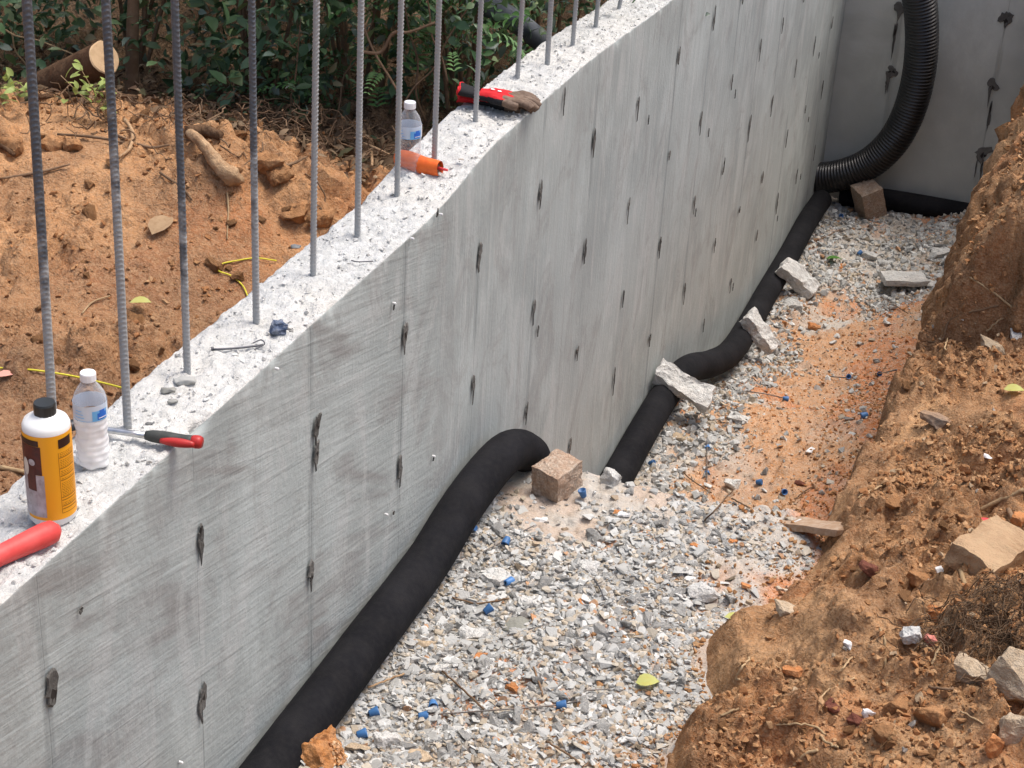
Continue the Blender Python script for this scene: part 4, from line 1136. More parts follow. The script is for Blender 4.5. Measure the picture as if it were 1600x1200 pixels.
CLOD = [rock_mesh('soil_clod', (1, .85, .7), 800 + i, M_CLOD, n=14, sub=1, rough=.09) for i in range(8)]
one = lambda x, y: np.clip(.5 + 1.4 * pn(x * 3 + 2, y * 3), .05, 1)
def bz(x, y): return bank_z(x, y)
def clods(n, gen, zf, s0, s1, label, group, seed, meshes=CLOD, name='soil_clod', cat='clod'):
    r_ = random.Random(seed); k = 0; made = []
    while k < n:
        x, y = gen(r_)
        if r_.random() > float(one(np.array([x]), np.array([y]))[0]): continue
        s = s0 + (s1 - s0) * r_.random() ** 2.2; z = float(zf(np.array([x]), np.array([y]))[0])
        o = link(name, r_.choice(meshes), None, (x, y, z + s * .12), (r_.gauss(0, .4), r_.gauss(0, .4), r_.uniform(0, 6.28)))
        o.scale = (s, s, s * r_.uniform(.7, 1)); tag(o, label, cat, group); k += 1; made.append(o)
    place_labels(made, label, 'left' if gen is gen_left else 'bank')
def gen_near(r_):
    y = r_.uniform(2.9, 6.1); return float(xb(np.array(y))) + .12 + r_.uniform(0, .62), y
def gen_far(r_):
    y = r_.uniform(6.3, 8.0); return r_.uniform(1.27, 1.75), y
def gen_left(r_): return r_.uniform(-2.4, -.3), r_.uniform(3.7, 5.4)
clods(170, gen_near, bz, .018, .05, 'small brown clod', 'soil clods on the near bank', 9)
clods(60, gen_far, bz, .02, .06, 'small upper bank clod', 'soil clods on the upper bank', 10)
clods(120, gen_left, left_z, .02, .075, 'orange clod', 'soil clods on the mound behind the wall', 12)

rg = np.random.default_rng(77)
SOILC = [(.92, .50, .235), (1.08, .66, .35), (.85, .40, .17), (.60, .31, .15), (1.0, .76, .50), (.95, .9, .8)]
y = 2.8 + 5.4 * rg.uniform(0, 1, 60000) ** 1.35; x = xb(y) + .05 + rg.uniform(0, .85, len(y)); k = rg.uniform(0, 1, len(y)) < one(x * .7, y * .7) * sst(.03, .3, x - xb(y) + .12 * pn(x * 4, y * 4)); x, y = x[k], y[k]
s = .004 + .026 * rg.uniform(0, 1, len(x)) ** 4
o = scatter('soil_crumbs', np.stack([x, y, bank_z(x, y) + s * .15], 1), s, pal(rg, len(x), SOILC, [34, 16, 14, 14, 2, .5]), M_CRUMB, 41, .6, (1, .8, .62), TEMPL)
stuff(o, 'loose crumbs of brown soil on the trench bank', 'soil')
yf = rg.uniform(5.6, 9.6, 9000); xf = rg.uniform(.25, 1.08, 9000) * 1.0; xf = np.minimum(xf, xb(yf))
sf = .004 + .022 * rg.uniform(0, 1, 9000) ** 4
o = scatter('soil_crumbs', np.stack([xf, yf, floor_z(xf, yf) + sf * .1], 1), sf, pal(rg, 9000, [(1.25, .64, .29), (1.35, .88, .55), (1.05, .46, .18), (1.2, 1.05, .85)], [4, 3, 2, 3]), M_CRUMB, 47, .6, (1, .8, .55), TEMPL)
stuff(o, 'orange soil crumbs on the sandy strip of the far trench floor', 'soil')
yf = rg.uniform(2.8, 8.5, 7000); xf = xb(yf) + .03 - .34 * rg.uniform(0, 1, 7000) ** 2
sf = .004 + .022 * rg.uniform(0, 1, 7000) ** 3.5
o = scatter('soil_crumbs', np.stack([xf, yf, floor_z(xf, yf) + sf * .15], 1), sf, pal(rg, 7000, SOILC, [34, 16, 14, 10, 2, 1]), M_CRUMB, 46, .6, (1, .8, .62), TEMPL)
stuff(o, 'brown soil crumbs fallen from the bank onto the trench floor', 'soil')
x = rg.uniform(-2.5, -.22, 28000); y = rg.uniform(2.9, 5.9, 28000); k = rg.uniform(0, 1, len(y)) < one(x * .7, y * .7); x, y = x[k], y[k]
s = .003 + .022 * rg.uniform(0, 1, len(x)) ** 4.5
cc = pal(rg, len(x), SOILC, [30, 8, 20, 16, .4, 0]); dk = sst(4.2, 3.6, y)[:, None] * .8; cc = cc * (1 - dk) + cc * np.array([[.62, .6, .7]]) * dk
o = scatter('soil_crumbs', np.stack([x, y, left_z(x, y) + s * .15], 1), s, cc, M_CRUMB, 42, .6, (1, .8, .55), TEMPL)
stuff(o, 'loose orange soil crumbs on the mound behind the wall', 'soil')

# orange clump by the near pipe
cp = at(500, 1180, 2, -1.06)
cl = rock('soil_clump', 505, 1185, (.13, .17, .17), 150, mat('orange_clump', (.48, .21, .075), .95, .1, noise=[(30, (.62, .38, .2), .55, 5), (60, (.22, .09, .04), .5, 5)], bump=[(50, 1, .014), (160, .9, .005)]), 'bright orange crumbly soil clump against the near pipe at the bottom', 'soil clump', sub=5, rough=.10, pos=(cp[0] + .012, cp[1] - .035, -1.09), sink=.22, tilt=.05)
rg2 = np.random.default_rng(5)
v = rg2.normal(size=(900, 3)); v[:, 2] = np.abs(v[:, 2]); v /= np.linalg.norm(v, axis=1)[:, None]
v = v * np.array([.066, .085, .10]) + np.array([cp[0] + .012, cp[1] - .035, -1.09])
o = scatter('clump_crumbs', v, .005 + .014 * rg2.uniform(0, 1, 900) ** 2, pal(rg2, 900, [(1.1, .55, .22), (1.15, .75, .42), (.85, .38, .14)], [3, 2, 2]), M_CHIP, 43, .8, (1, .85, .7))
stuff(o); o.parent = cl; o.matrix_parent_inverse = Matrix.Identity(4)
o.matrix_parent_inverse = (Matrix.Translation(cl.location) @ cl.rotation_euler.to_matrix().to_4x4()).inverted()

roots = [([(1373, 985), (1382, 1005), (1382, 1035), (1386, 1078)], .0035, 'pale forked root hanging down the lower bank'),
         ([(1272, 1105), (1290, 1085), (1312, 1072), (1335, 1062)], .0025, 'thin pale root curving over the lower slope'),
         ([(1195, 1137), (1240, 1134), (1270, 1138), (1290, 1150)], .003, 'pale root lying across the bottom of the slope'),
         ([(1278, 1150), (1295, 1165), (1310, 1172)], .0035, 'short root stub at the bottom'),
         ([(1240, 1200), (1258, 1182), (1278, 1175)], .0045, 'thick pale root at the bottom edge'),
         ([(1515, 435), (1555, 462), (1600, 498)], .004, 'straight thin root across the upper bank'),
         ([(1450, 536), (1472, 534), (1482, 505), (1515, 490), (1560, 480)], .0045, 'bent pale root on the dark cut face of the bank'),
         ([(1540, 520), (1560, 503), (1568, 500)], .004, 'short root right of the bent one'),
         ([(1480, 530), (1476, 545), (1478, 552)], .003, 'tiny rootlet below the bent root'),
         ([(1492, 875), (1502, 900), (1510, 925)], .007, 'splintered stick left of the flat tan stone'),
         ([(1530, 800), (1560, 785), (1600, 768)], .007, 'pale root above the pink tape'),
         ([(1575, 800), (1588, 825), (1600, 850)], .008, 'dark curved root at the right edge'),
         ([(1518, 830), (1535, 862), (1545, 885)], .003, 'thin straw lying across the flat stone'),
         ([(1455, 1042), (1465, 1020), (1470, 1010)], .003, 'short pale twig left of the root tangle'),
         ([(1500, 1115), (1530, 1130), (1552, 1145)], .0025, 'thin fibre beside the orange rock'),
         ([(1330, 1030), (1318, 1045), (1308, 1055)], .0025, 'fine root on the slope above the clods'),
         ([(1200, 1037), (1212, 1044), (1222, 1050)], .002, 'tiny pale rootlet on the smooth slope'),
         ([(1155, 1065), (1150, 1062), (1163, 1040), (1172, 1030)], .003, 'thin pale root on the smooth cut face'),
         ([(1125, 1122), (1150, 1112), (1172, 1106)], .0035, 'pale splinter in the smooth lower slope'),
         ([(1450, 1075), (1478, 1080), (1490, 1078)], .004, 'brown stick above the brown clod'),
         ([(1340, 780), (1352, 772), (1378, 762)], .003, 'thin root along the shoulder of the bank')]
for pts, r_, lb in roots:
    wire('root', pts, r_, M_TWIG if 'dark' in lb or 'brown stick' in lb else M_ROOT, lb, 'root', lift=.006, jit=.0012)

# tangle of fine roots
def tangle(name, cx, cy, f, n, rad, label, m, seed, r0=.0011, h=.05, flat=1.0):
    rg = np.random.default_rng(seed); parts = []
    c = f(cx, cy)
    zf = right_z if f is og else left_z
    for i in range(n):
        p = c + np.array([rg.normal(0, rad[0]), rg.normal(0, rad[1]), 0]); p[2] = float(zf(p[0:1], p[1:2])[0]) + rg.uniform(0, h)
        d = np.array([rg.normal(), rg.normal(), rg.normal() * .4]); d /= np.linalg.norm(d); pts = [p]
        for k in range(6):
            d = d + rg.normal(0, .45, 3); d[2] -= .1 * (pts[-1][2] - p[2]) / .02 * .1; d /= np.linalg.norm(d)
            q = pts[-1] + d * rg.uniform(.012, .028); g = float(zf(q[0:1], q[1:2])[0])
            q[2] = min(max(q[2], g + .002), g + h * 1.2); pts.append(q)
        parts.append(sweep(np.array(pts), r0 * rg.uniform(.6, 1.6), 4, False))
    V, F = join(parts)
    o = link(name, mesh_np(name, V, F, True, None, [m])); tag(o, label, 'roots'); return o
stuff(tangle('root_tangle', 1548, 985, og, 420, (.085, .09), 'dense tangle of fine brown roots on the bank at the right edge', M_TWIG, 3, .0010, .035))
stuff(tangle('root_tangle', 470, 222, ol, 150, (.26, .10), 'tangle of dead vines along the top of the soil mound', M_TWIG, 4, .0020, .09))
stuff(tangle('root_tangle', 200, 200, ol, 90, (.34, .10), 'tangle of thin dead twigs below the cut log', M_TWIG, 6, .0020, .08))

# ------------------------------------------------------------------ things on the wall top
def top_at(px, py, z=0.0):
    p = at(px, py, 2, z); return p
camdir = lambda p: math.atan2(CAM[1] - p[1], CAM[0] - p[0])

# yellow-labelled bottle
bpos = np.array([-.075, 2.43, .003]); a0 = camdir(bpos)
YB = empty('squeeze_bottle', bpos); tag(YB, 'white plastic bottle with bright yellow label and black cap on the wall top', 'bottle')
rb = .0445
V, F = lathe([(0, 0), (rb * .90, 0), (rb, .006), (rb, .03), (rb, .195), (rb * .99, .203), (rb * .90, .212), (rb * .62, .219), (.021, .223), (.019, .226), (0, .226)], 48)
link('body', mesh_np('body', V, tri(F), True, None, [M_WHITE]), YB)
V, F = lathe([(0, .2225), (.0195, .2225), (.0205, .224), (.0205, .243), (.019, .2465), (0, .2465)], 40, lambda r, z, t: r * (1 + .012 * np.sign(np.sin(t * 20)) * (z > .2235) * (z < .242)))
link('cap', mesh_np('cap', V, tri(F), False, None, [M_BLACKP]), YB)
D_ = math.radians
def lab(name, a, b, z0, z1, m, off, par, n=14, slant=0, r=rb):
    V, F = curved_patch(r + off, a0 + D_(a), a0 + D_(b), z0, z1, n, 2)
    if slant: V[:, 2] += slant * np.linspace(0, 1, len(V) // 2).repeat(2)
    return link(name, mesh_np(name, V, F, True, None, [m]), par)
LB = lab('label', -180, 180, .017, .196, M_YEL, .0008, YB, 60)
lab('title_bar', -88, -22, .176, .188, M_DARKPRINT, .0014, LB)
lab('picture', -88, -18, .115, .1755, M_MAROON, .0014, LB)
lab('picture', -88, -14, .024, .1145, M_GREYPRINT, .0014, LB)
lab('picture', -60, -34, .080, .128, M_MAROON, .0019, LB)
lab('picture', -88, -66, .018, .0238, M_CREAM, .0016, LB)
lab('title_bar', 24, 62, .168, .187, M_DARKPRINT, .0014, LB, slant=.002)
# white spoon shape and knob of the picture
def disc_on(a, z, wa, h, m, off):
    A = np.linspace(0, 2 * math.pi, 17)[:-1]; r = rb + off
    V = [[r * math.cos(a0 + D_(a)), r * math.sin(a0 + D_(a)), z]] + [[r * math.cos(a0 + D_(a + wa * math.cos(t))), r * math.sin(a0 + D_(a + wa * math.cos(t))), z + h * math.sin(t)] for t in A]
    F = [(0, 1 + i, 1 + (i + 1) % 16) for i in range(16)]
    link('picture', mesh_np('picture', np.array(V), np.array(F), True, None, [m]), LB)
disc_on(-62, .128, 10, .019, M_CREAM, .0024); disc_on(-42, .141, 9, .007, M_GREYPRINT, .0024)
# thin box and lines of small print
bx = []
for a, b, z0, z1 in [(22, 23, .03, .160), (70, 71, .03, .160), (22, 71, .0295, .0305)]:
    V, F = curved_patch(rb + .0014, a0 + D_(a), a0 + D_(b), z0, z1, 8, 2); bx.append((V, F))
zz = .158
rr_ = random.Random(4)
while zz > .034:
    if rr_.random() < .22:
        V, F = curved_patch(rb + .0014, a0 + D_(24), a0 + D_(69), zz, zz + .0016, 8, 2)
        bx.append((V, F)); zz -= .006; continue
    a = 26
    while a < 66:
        w_ = rr_.uniform(2, 7); V, F = curved_patch(rb + .0014, a0 + D_(a), a0 + D_(min(67, a + w_)), zz, zz + .0010, 3, 2); bx.append((V, F)); a += w_ + 1.6
    zz -= .0034
V, F = join(bx); link('small_print', mesh_np('small_print', V, F, True, None, [M_TEXT]), LB)

# clear water bottles
def water_bottle(pos, label, low_mat, crumple, h=.205, seed=0):
    a_ = camdir(pos); root = empty('water_bottle', pos); tag(root, label, 'bottle', 'clear plastic water bottles on the wall top')
    r = .0325; z = np.concatenate([[0, 0, .003], np.arange(.008, .110, .0035)]); rad = [0, .022, .028]
    for q in z[3:]: rad.append(r * (1 - .045 * (math.sin(q * 2 * math.pi / .0135) > .3) - .05 * math.exp(-((q - .075) / .012) ** 2)))
    prof = list(zip(rad, z)) 
    def rf(rr, zz, t):
        foot = np.exp(-(zz / .012) ** 2) * .10 * np.cos(5 * t)
        return rr * (1 + foot + crumple * pn(np.cos(t) * 2 + seed + 0 * zz, np.sin(t) * 2 + 0 * zz, zz * 45))
    V, F = lathe(prof, 40, rf); link('lower_body', mesh_np('lower_body', V, tri(F), True, None, [low_mat]), root)
    up = [(r * .98, .110), (r, .113), (r, .145), (r * .985, .150), (r * .90, .160), (r * .70, .172), (.0150, .183), (.0130, .188), (.0130, .194)]
    V, F = lathe(up, 40, lambda rr, zz, t: rr * (1 + .02 * np.cos(8 * t) * (zz > .148) * (zz < .178))); link('upper_body', mesh_np('upper_body', V, tri(F), True, None, [M_CLEAR]), root)
    V, F = lathe([(.0145, .188), (.0155, .189), (.0155, .203), (.0145, .2055), (0, .2058)], 36, lambda rr, zz, t: rr * (1 + .02 * np.sign(np.sin(24 * t)) * (zz < .202)))
    link('cap', mesh_np('cap', V, tri(F), False, None, [M_CAPW]), root)
    V, F = curved_patch(r + .0008, 0, 2 * math.pi, .113, .146, 50, 2); lb_ = link('label', mesh_np('label', V, F, True, None, [M_LABELW]), root)
    for (aa, ab, z0, z1, m, of) in [(5, 62, .114, .135, M_LABELB2, .0014), (22, 58, .116, .130, M_LABELB, .0019), (30, 50, .130, .136, M_LABELB, .0019), (26, 56, .1185, .1205, M_CAPW, .0024), (-60, -22, .120, .1215, M_LABELB2, .0014), (-60, -25, .127, .1285, M_LABELB2, .0014), (-55, -30, .134, .1355, M_LABELB2, .0014), (-70, 60, .1132, .1142, M_LABELB2, .0016)]:
        V, F = curved_patch(r + of, a_ + D_(aa), a_ + D_(ab), z0, z1, 10, 2); link('label_print', mesh_np('label_print', V, F, True, None, [m]), lb_)
    root.scale = (h / .2058,) * 3
    return root
p = at(148, 726, 2, .002)
w1 = water_bottle(np.array([p[0] - .002, p[1] + .0, .003]), 'crumpled clear water bottle with white cap, beside the yellow bottle', M_FROST, .10, .208, 3)
p = at(635, 280, 2, .0)
w2 = water_bottle(np.array([p[0] + .0, p[1] + .012, .006]), 'clear water bottle with blue and white label standing in front of orange plastic', M_CLEAR, .03, .222, 8)

# hammer
H = empty('hammer', at(200, 676, 2, .012)); tag(H, 'hammer with bright steel shaft and black and red grip sticking out over the wall edge', 'hammer')
hp = np.array(H.location)
def htube(name, a, b, rads, m, sides=18, par=None, zf=(.02, .02)):
    A = at(a[0], a[1], 2, zf[0]); B = at(b[0], b[1], 2, zf[1]); n = len(rads)
    P_ = np.array([A + (B - A) * t for t in np.linspace(0, 1, n)]) - hp
    return link(name, tube_mesh(name, P_, np.array(rads), sides, [m]), par or H)
htube('shaft', (120, 665), (232, 681), [.0062, .0062, .0062, .0065, .0075], M_CHROME)
g = htube('grip', (228, 680), (304, 690), [.0095, .0125, .0135, .0138, .0132, .0125, .012, .0122, .0128], M_GRIP)
htube('end_cap', (300, 689.5), (316, 691.5), [.0127, .0138, .0142, .0136, .011], M_REDDARK)
# red inlay on the front side of the grip
A = at(250, 686, 2, .020); B = at(304, 692.5, 2, .020); tl = np.linspace(0, 1, 12)
P_ = np.array([A + (B - A) * t for t in tl]) - hp + np.array([.0030, -.0045, -.0005])
link('grip_inlay', tube_mesh('grip_inlay', P_, .0098 * np.sin(np.pi * np.clip(tl * .8 + .08, 0, 1)) ** .5, 14, [M_REDDARK]), H)
A = at(120, 665, 2, .02) - hp
hd = [A + np.array([-.02, -.05, .0]), A + np.array([-.01, -.02, .003]), A + np.array([0, 0, .004]), A + np.array([.008, .03, .004]), A + np.array([.014, .06, .0])]
link('head', tube_mesh('head', np.array(hd), np.array([.013, .010, .013, .010, .004]), 14, [M_DSTEEL]), H)

# red handle at the left
A = at(91, 826, 2, .022); B = at(-130, 935, 2, .020)
T_ = np.linspace(0, 1, 26); P_ = np.array([A + (B - A) * t + np.array([0, .0, .004 * math.sin(3 * t)]) for t in T_])
rd = np.interp(T_, [0, .015, .05, .12, .3, .45, .7, 1], [.010, .0185, .0225, .0232, .0205, .019, .020, .021])
RH = link('tool_handle', tube_mesh('tool_handle', P_, rd, 28, [M_REDG])); tag(RH, 'thick coral red rubber tool handle at the left edge, in front of the yellow bottle', 'tool handle')

# orange plastic piece
A = at(618, 247, 2, .045); B = at(688, 264, 2, .046)
T_ = np.linspace(0, 1, 20); side = .006 * np.sin(T_ * 7)
P_ = np.array([A + (B - A) * t for t in T_]); P_[:, 2] += side * .4
rd = np.interp(T_, [0, .05, .4, .8, .97, 1], [.012, .024, .026, .023, .0205, .0195])[:, None] * (1 + .10 * np.cos(2 * np.arange(22) * 2 * math.pi / 22))[None]
V, F = sweep(P_, rd, 22, False)
OG = link('orange_plastic', mesh_np('orange_plastic', V, F, True, None, [M_ORANGEP])); tag(OG, 'orange plastic tube lying behind the far clear bottle on the wall top', 'plastic tube')
link('inner_plug', tube_mesh('inner_plug', P_[-4:-1], .0125, 14, [M_GLOVE_BRN]), OG)
link('tip', tube_mesh('tip', [P_[-2], P_[-1] + (B - A) * .16], np.array([.005, .0035]), 10, [M_PINK]), OG)

# work gloves
def glove(label, u0, v0, ang, z0, curl, cuff_mat, seed, back=M_GLOVE_RED):
    rg = np.random.default_rng(seed); bm_parts = []
    def chain(pts, rads): 
        P_ = catmull(pts, 6); r_ = np.interp(np.linspace(0, 1, len(P_)), np.linspace(0, 1, len(rads)), rads); bm_parts.append(sweep(P_, r_, 12, True))
    for k in range(5):    # palm
        v = (k - 2) * .015
        chain([(-.05, v * .75, 0), (0, v, .004), (.05, v * 1.1, 0)], [.014, .017, .015])
    fl = [.058, .068, .072, .066]
    for k in range(4):
        v = -.033 + k * .0215; spread = (k - 1.5) * .19
        d = np.array([math.cos(spread), math.sin(spread)]); L_ = fl[k]
        pts = [(.035, v, .0)] + [(.045 + d[0] * L_ * t, v + d[1] * L_ * t, .010 * math.sin(math.pi * t * curl[k]) - .006 * t) for t in (.25, .5, .75, 1.0)]
        chain(pts, [.0135, .0125, .0120, .0125, .0105])
    chain([(-.01, -.035, .0), (.015, -.058, .004), (.04, -.066, .002), (.062, -.062, -.002)], [.016, .013, .0125, .011])
    V, F = join(bm_parts)
    me = mesh_np('glove', V, F, True)
    o = link('work_glove', me); o.location = (0, 0, 0)
    md = o.modifiers.new('r', 'REMESH'); md.mode = 'VOXEL'; md.voxel_size = .0022; md.use_smooth_shade = True
    sm = o.modifiers.new('s', 'SMOOTH'); sm.factor = .5; sm.iterations = 3
    dg = bpy.context.evaluated_depsgraph_get(); ev = o.evaluated_get(dg)
    me2 = bpy.data.meshes.new_from_object(ev); o.modifiers.clear(); o.data = me2
    me2.materials.clear()
    for m in (back, M_GLOVE_BRN, M_GLOVE_BLK): me2.materials.append(m)
    for p_ in me2.polygons:
        c = p_.center; p_.use_smooth = True
        w_ = c.x - .038 + .35 * abs(c.y) + .010 * math.sin(c.y * 120)
        p_.material_index = 1 if w_ > 0 else (0 if c.z > -.004 + .25 * abs(c.y) else 2)
    # crease the surface a little
    n = len(me2.vertices); co = np.zeros(n * 3); me2.vertices.foreach_get('co', co); co = co.reshape(-1, 3)
    co += .0022 * np.stack([fbm(co[:, 0] * 45, co[:, 1] * 45, co[:, 2] * 45 + q * 5, 2) for q in range(3)], 1)
    me2.vertices.foreach_set('co', co.ravel()); me2.update()
    P_ = np.array([(-.055, 0, 0), (-.07, 0, .001), (-.088, 0, .002), (-.105, 0, .004)]); nn = 24
    th = np.arange(nn) * 2 * math.pi / nn
    V, F = sweep(P_, 1.0, nn, False)
    prof = [1.0, .92, 1.0, 1.1]
    V = V.reshape(4, nn, 3)
    for i in range(4):
        V[i, :, 1] = .038 * prof[i] * np.cos(th); V[i, :, 2] = P_[i, 2] + .017 * prof[i] * np.sin(th); V[i, :, 0] = P_[i, 0] + .003 * np.sin(3 * th)
    V = V.reshape(-1, 3)
    cf = link('cuff', mesh_np('cuff', np.array(V), F, True, None, [cuff_mat]), o)
    V2 = V.reshape(4, nn, 3)[-1]; ringP = np.vstack([V2, V2[:1]])
    link('cuff_hem', tube_mesh('cuff_hem', ringP, .0022, 6, [M_GLOVE_RED], cap=False), cf)
    o.location = (u0, v0, z0); o.rotation_euler = ang; o.scale = (1.14, 1.10, 1.0)
    return tag(o, label, 'glove', 'pair of work gloves on the wall top')
gc = at(800, 148, 2, .095)
g1 = glove('lower work glove of the pair, red cuff hanging over the back edge of the wall', gc[0] - .055, gc[1] + .012, (D_(4), D_(4), D_(22)), .068, [1, 1, .8, 1], M_GLOVE_RED, 1)
g2 = glove('upper work glove of the pair, red back and brown coated fingers', gc[0] - .030, gc[1] - .045, (D_(-6), D_(6), D_(12)), .094, [.9, 1.1, 1, .9], M_GLOVE_BLK, 2)
for dx, dy in ((-.018, .004), (.002, -.004)):
    link('print', rock_mesh('print', (.016, .012, .003), 5, M_CAPW, n=10, sub=0), g2, (dx, dy, .0225))

# nail and wad
def toptube(name, pts, r, m, label, cat, z=.006, sides=8):
    P_ = [at(a, b, 2, z + float(wall_top(np.array(at(a, b)[1])))) for a, b in pts]
    o = link(name, tube_mesh(name, catmull(P_, 5), r, sides, [m])); tag(o, label, cat); return o, P_
o, P_ = toptube('nail', [(332, 546), (370, 544), (411, 539)], .0026, M_NAIL, 'long dark nail lying across the wall top by the third rebar', 'nail')
dv = (P_[0] - P_[1]); dv /= np.linalg.norm(dv)
link('nail_head', tube_mesh('nail_head', [P_[0], P_[0] + dv * .003], .0065, 12, [M_NAIL], False), o)
toptube('tie_wire', [(549, 407), (560, 409), (583, 408)], .0016, M_NAIL, 'short bent wire on the front edge of the wall top', 'wire', .012)
toptube('tie_wire', [(395, 536), (408, 531), (413, 538), (398, 546)], .0016, M_NAIL, 'small loop of wire beside the nail', 'wire', .010)
p = at(437, 513, 2, .012)
WD = rock('tape_wad', 0, 0, (.055, .045, .028), 160, mat('crumpled_dark_tape', (.06, .09, .16), .45, .5, noise=[(40, (.35, .38, .40), .6, 3), (25, (.02, .03, .08), .6, 3)], bump=[(60, .8, .006)]), 'crumpled dark blue wad of tape on the wall top', 'wad', pos=(p[0], p[1], .004), sub=3, rough=.14, sink=.1)
for q, (px, py, s_, lb) in enumerate([(262, 612, .040, 'smooth oval grey stone set in the wall top, near the third rebar'), (288, 598, .055, 'flaky grey mortar lump at the foot of the third rebar'), (270, 629, .028, 'elongated grey pebble in the wall top, right of the oval stone'), (233, 663, .018, 'small dark pebble right of the second rebar'), (322, 625, .016, 'pale round pebble near the wall edge'), (720, 250, .022, 'pale crumb of stone right of the orange plastic'), (462, 386, .03, 'dark gouged chip near the fifth rebar'), (913, 78, .02, 'dark pebble on the far wall top')]):
    p = at(px, py, 2, float(wall_top(np.array(at(px, py)[1]))) + .004)
    rock('pebble', 0, 0, (s_, s_ * .6, s_ * .35), 170 + q, mat('pebble_%s' % ['oval', 'flaky', 'long', 'dark', 'pale', 'crumb', 'chip', 'far'][q], [(.24, .235, .21), (.36, .36, .34), (.27, .27, .25), (.12, .12, .12), (.6, .6, .58), (.45, .4, .35), (.2, .2, .2), (.15, .15, .15)][q], .85, .2, noise=[(80, (.4, .4, .38), .3, 3)]),
         lb, 'pebble', pos=(p[0], p[1], p[2]), rz=random.uniform(0, .6), tilt=.05, sink=.3, sub=2, rough=.04, smooth=True)
rg = np.random.default_rng(88)
n = 3800; x = rg.uniform(-.205, -.006, n); y = 2.05 + 5.2 * rg.uniform(0, 1, n) ** 1.1
s = .0025 + .014 * rg.uniform(0, 1, n) ** 4
o = scatter('concrete_crumbs', np.stack([x, y, wall_top(y) + .002 + s * .1], 1), s, pal(rg, n, [(1.3, 1.3, 1.28), (1.15, 1.15, 1.13), (.9, .9, .88), (.6, .6, .58)], [40, 30, 12, 3]), M_CHIP, 44, .5, (1, .7, .5))
stuff(o, 'white crumbs and flakes of concrete on the wall top', 'crumbs')

# ------------------------------------------------------------------ left side: log, stick, string, stakes, sapling
A = np.array([-2.10, 5.45, -.10]); Pend = at(163, 90, 1, 5.30)
LG = empty('cut_log', Pend); tag(LG, 'cut log with pale sawn end lying at the edge of the bushes', 'log')
dirv = np.array([-.78, .30, -.33]); dirv /= np.linalg.norm(dirv); dirv = np.array([-.70, .22, -.42]); dirv /= np.linalg.norm(dirv)
T_ = np.linspace(0, 1, 24); P_ = np.array([dirv * .62 * t for t in T_]); sides = 30; th = np.arange(sides) * 2 * math.pi / sides
rr2 = .062 * (1 + .12 * T_[:, None] + .05 * pn(T_[:, None] * 4, np.cos(th)[None] * 1.6, np.sin(th)[None] * 1.6) + .03 * pn(T_[:, None] * 9, np.cos(th)[None] * 6, np.sin(th)[None] * 6))
V, F = sweep(P_, rr2, sides, False); link('bark', mesh_np('bark', V, F, True, None, [M_BARK]), LG)
V0 = V.reshape(24, sides, 3)[0]; c0 = V0.mean(0)
rings = [c0 + (V0 - c0) * s_ - dirv * (.004 if s_ < .95 else .0) for s_ in (1.0, .93, .6, .3)]
Vc = np.vstack(rings + [(c0 - dirv * .005)[None]]); i = np.arange(4 * sides).reshape(4, sides); j = np.roll(i, -1, 1)
Fc = np.vstack([tri(np.stack([i[:-1].ravel(), j[:-1].ravel(), j[1:].ravel(), i[1:].ravel()], 1)), np.stack([i[3], j[3], np.full(sides, 4 * sides)], 1)])
link('sawn_end', mesh_np('sawn_end', Vc, Fc, False, None, [M_CUTWOOD]), LG)

def stick(name, pts, rads, m, label, cat, f=ol, lift=.02, sides=12, z=None):
    P_ = [f(px, py) + np.array([0, 0, lift]) for px, py in pts]
    C_ = catmull(P_, 6); rr = np.interp(np.linspace(0, 1, len(C_)), np.linspace(0, 1, len(rads)), rads)
    rr = rr[:, None] * (1 + .34 * pn(np.linspace(0, 9, len(C_))[:, None], np.cos(np.arange(sides))[None] * 1.5, np.sin(np.arange(sides))[None]))
    return tag(link(name, tube_mesh(name, C_, rr, sides, [m])), label, cat)
stick('branch', [(298, 222), (318, 240), (338, 268), (362, 290), (378, 297)], [.015, .018, .022, .032, .010], M_STICK, 'broken pale branch stump lying on the mound between the third and fourth rebars', 'branch', lift=.03)
stick('branch', [(290, 214), (320, 214), (345, 222)], [.018, .020, .016], M_BARK, 'grey brown log piece behind the broken pale branch', 'branch')
stick('branch', [(60, 160), (120, 156), (170, 157), (215, 160)], [.010, .012, .011, .006], M_BARK, 'long dark branch lying below the cut log', 'branch')
stick('branch', [(195, 195), (207, 215), (204, 240), (186, 256)], [.006, .007, .006, .004], M_STICK, 'curved pale stick right of the second rebar', 'branch')
stick('branch', [(568, 240), (590, 250), (608, 258)], [.004, .006, .003], M_STICK, 'pale split stake lying left of the far clear bottle', 'stake', lift=.04)
stick('branch', [(580, 250), (581, 262), (581, 272)], [.005, .005, .005], M_STICK, 'small upright splinter left of the far clear bottle', 'splinter', lift=.03)
stick('branch', [(355, 305), (357, 330), (356, 350), (355, 378)], [.003, .003, .002, .002], M_ROOT, 'thin pale root lying on the mound left of the fourth rebar', 'root', lift=.008)
stick('branch', [(128, 494), (145, 476), (172, 466)], [.002, .003, .002], M_ROOT, 'short tan straw on the brown soil left of the second rebar', 'straw', lift=.008)
stick('branch', [(0, 735), (30, 741), (55, 745)], [.006, .006, .004], M_ROOT, 'pale root at the left edge just behind the wall', 'root', lift=.01)
stick('branch', [(0, 235), (15, 245), (24, 252)], [.01, .008, .006], M_BARK, 'short twig at the left edge of the mound', 'twig')
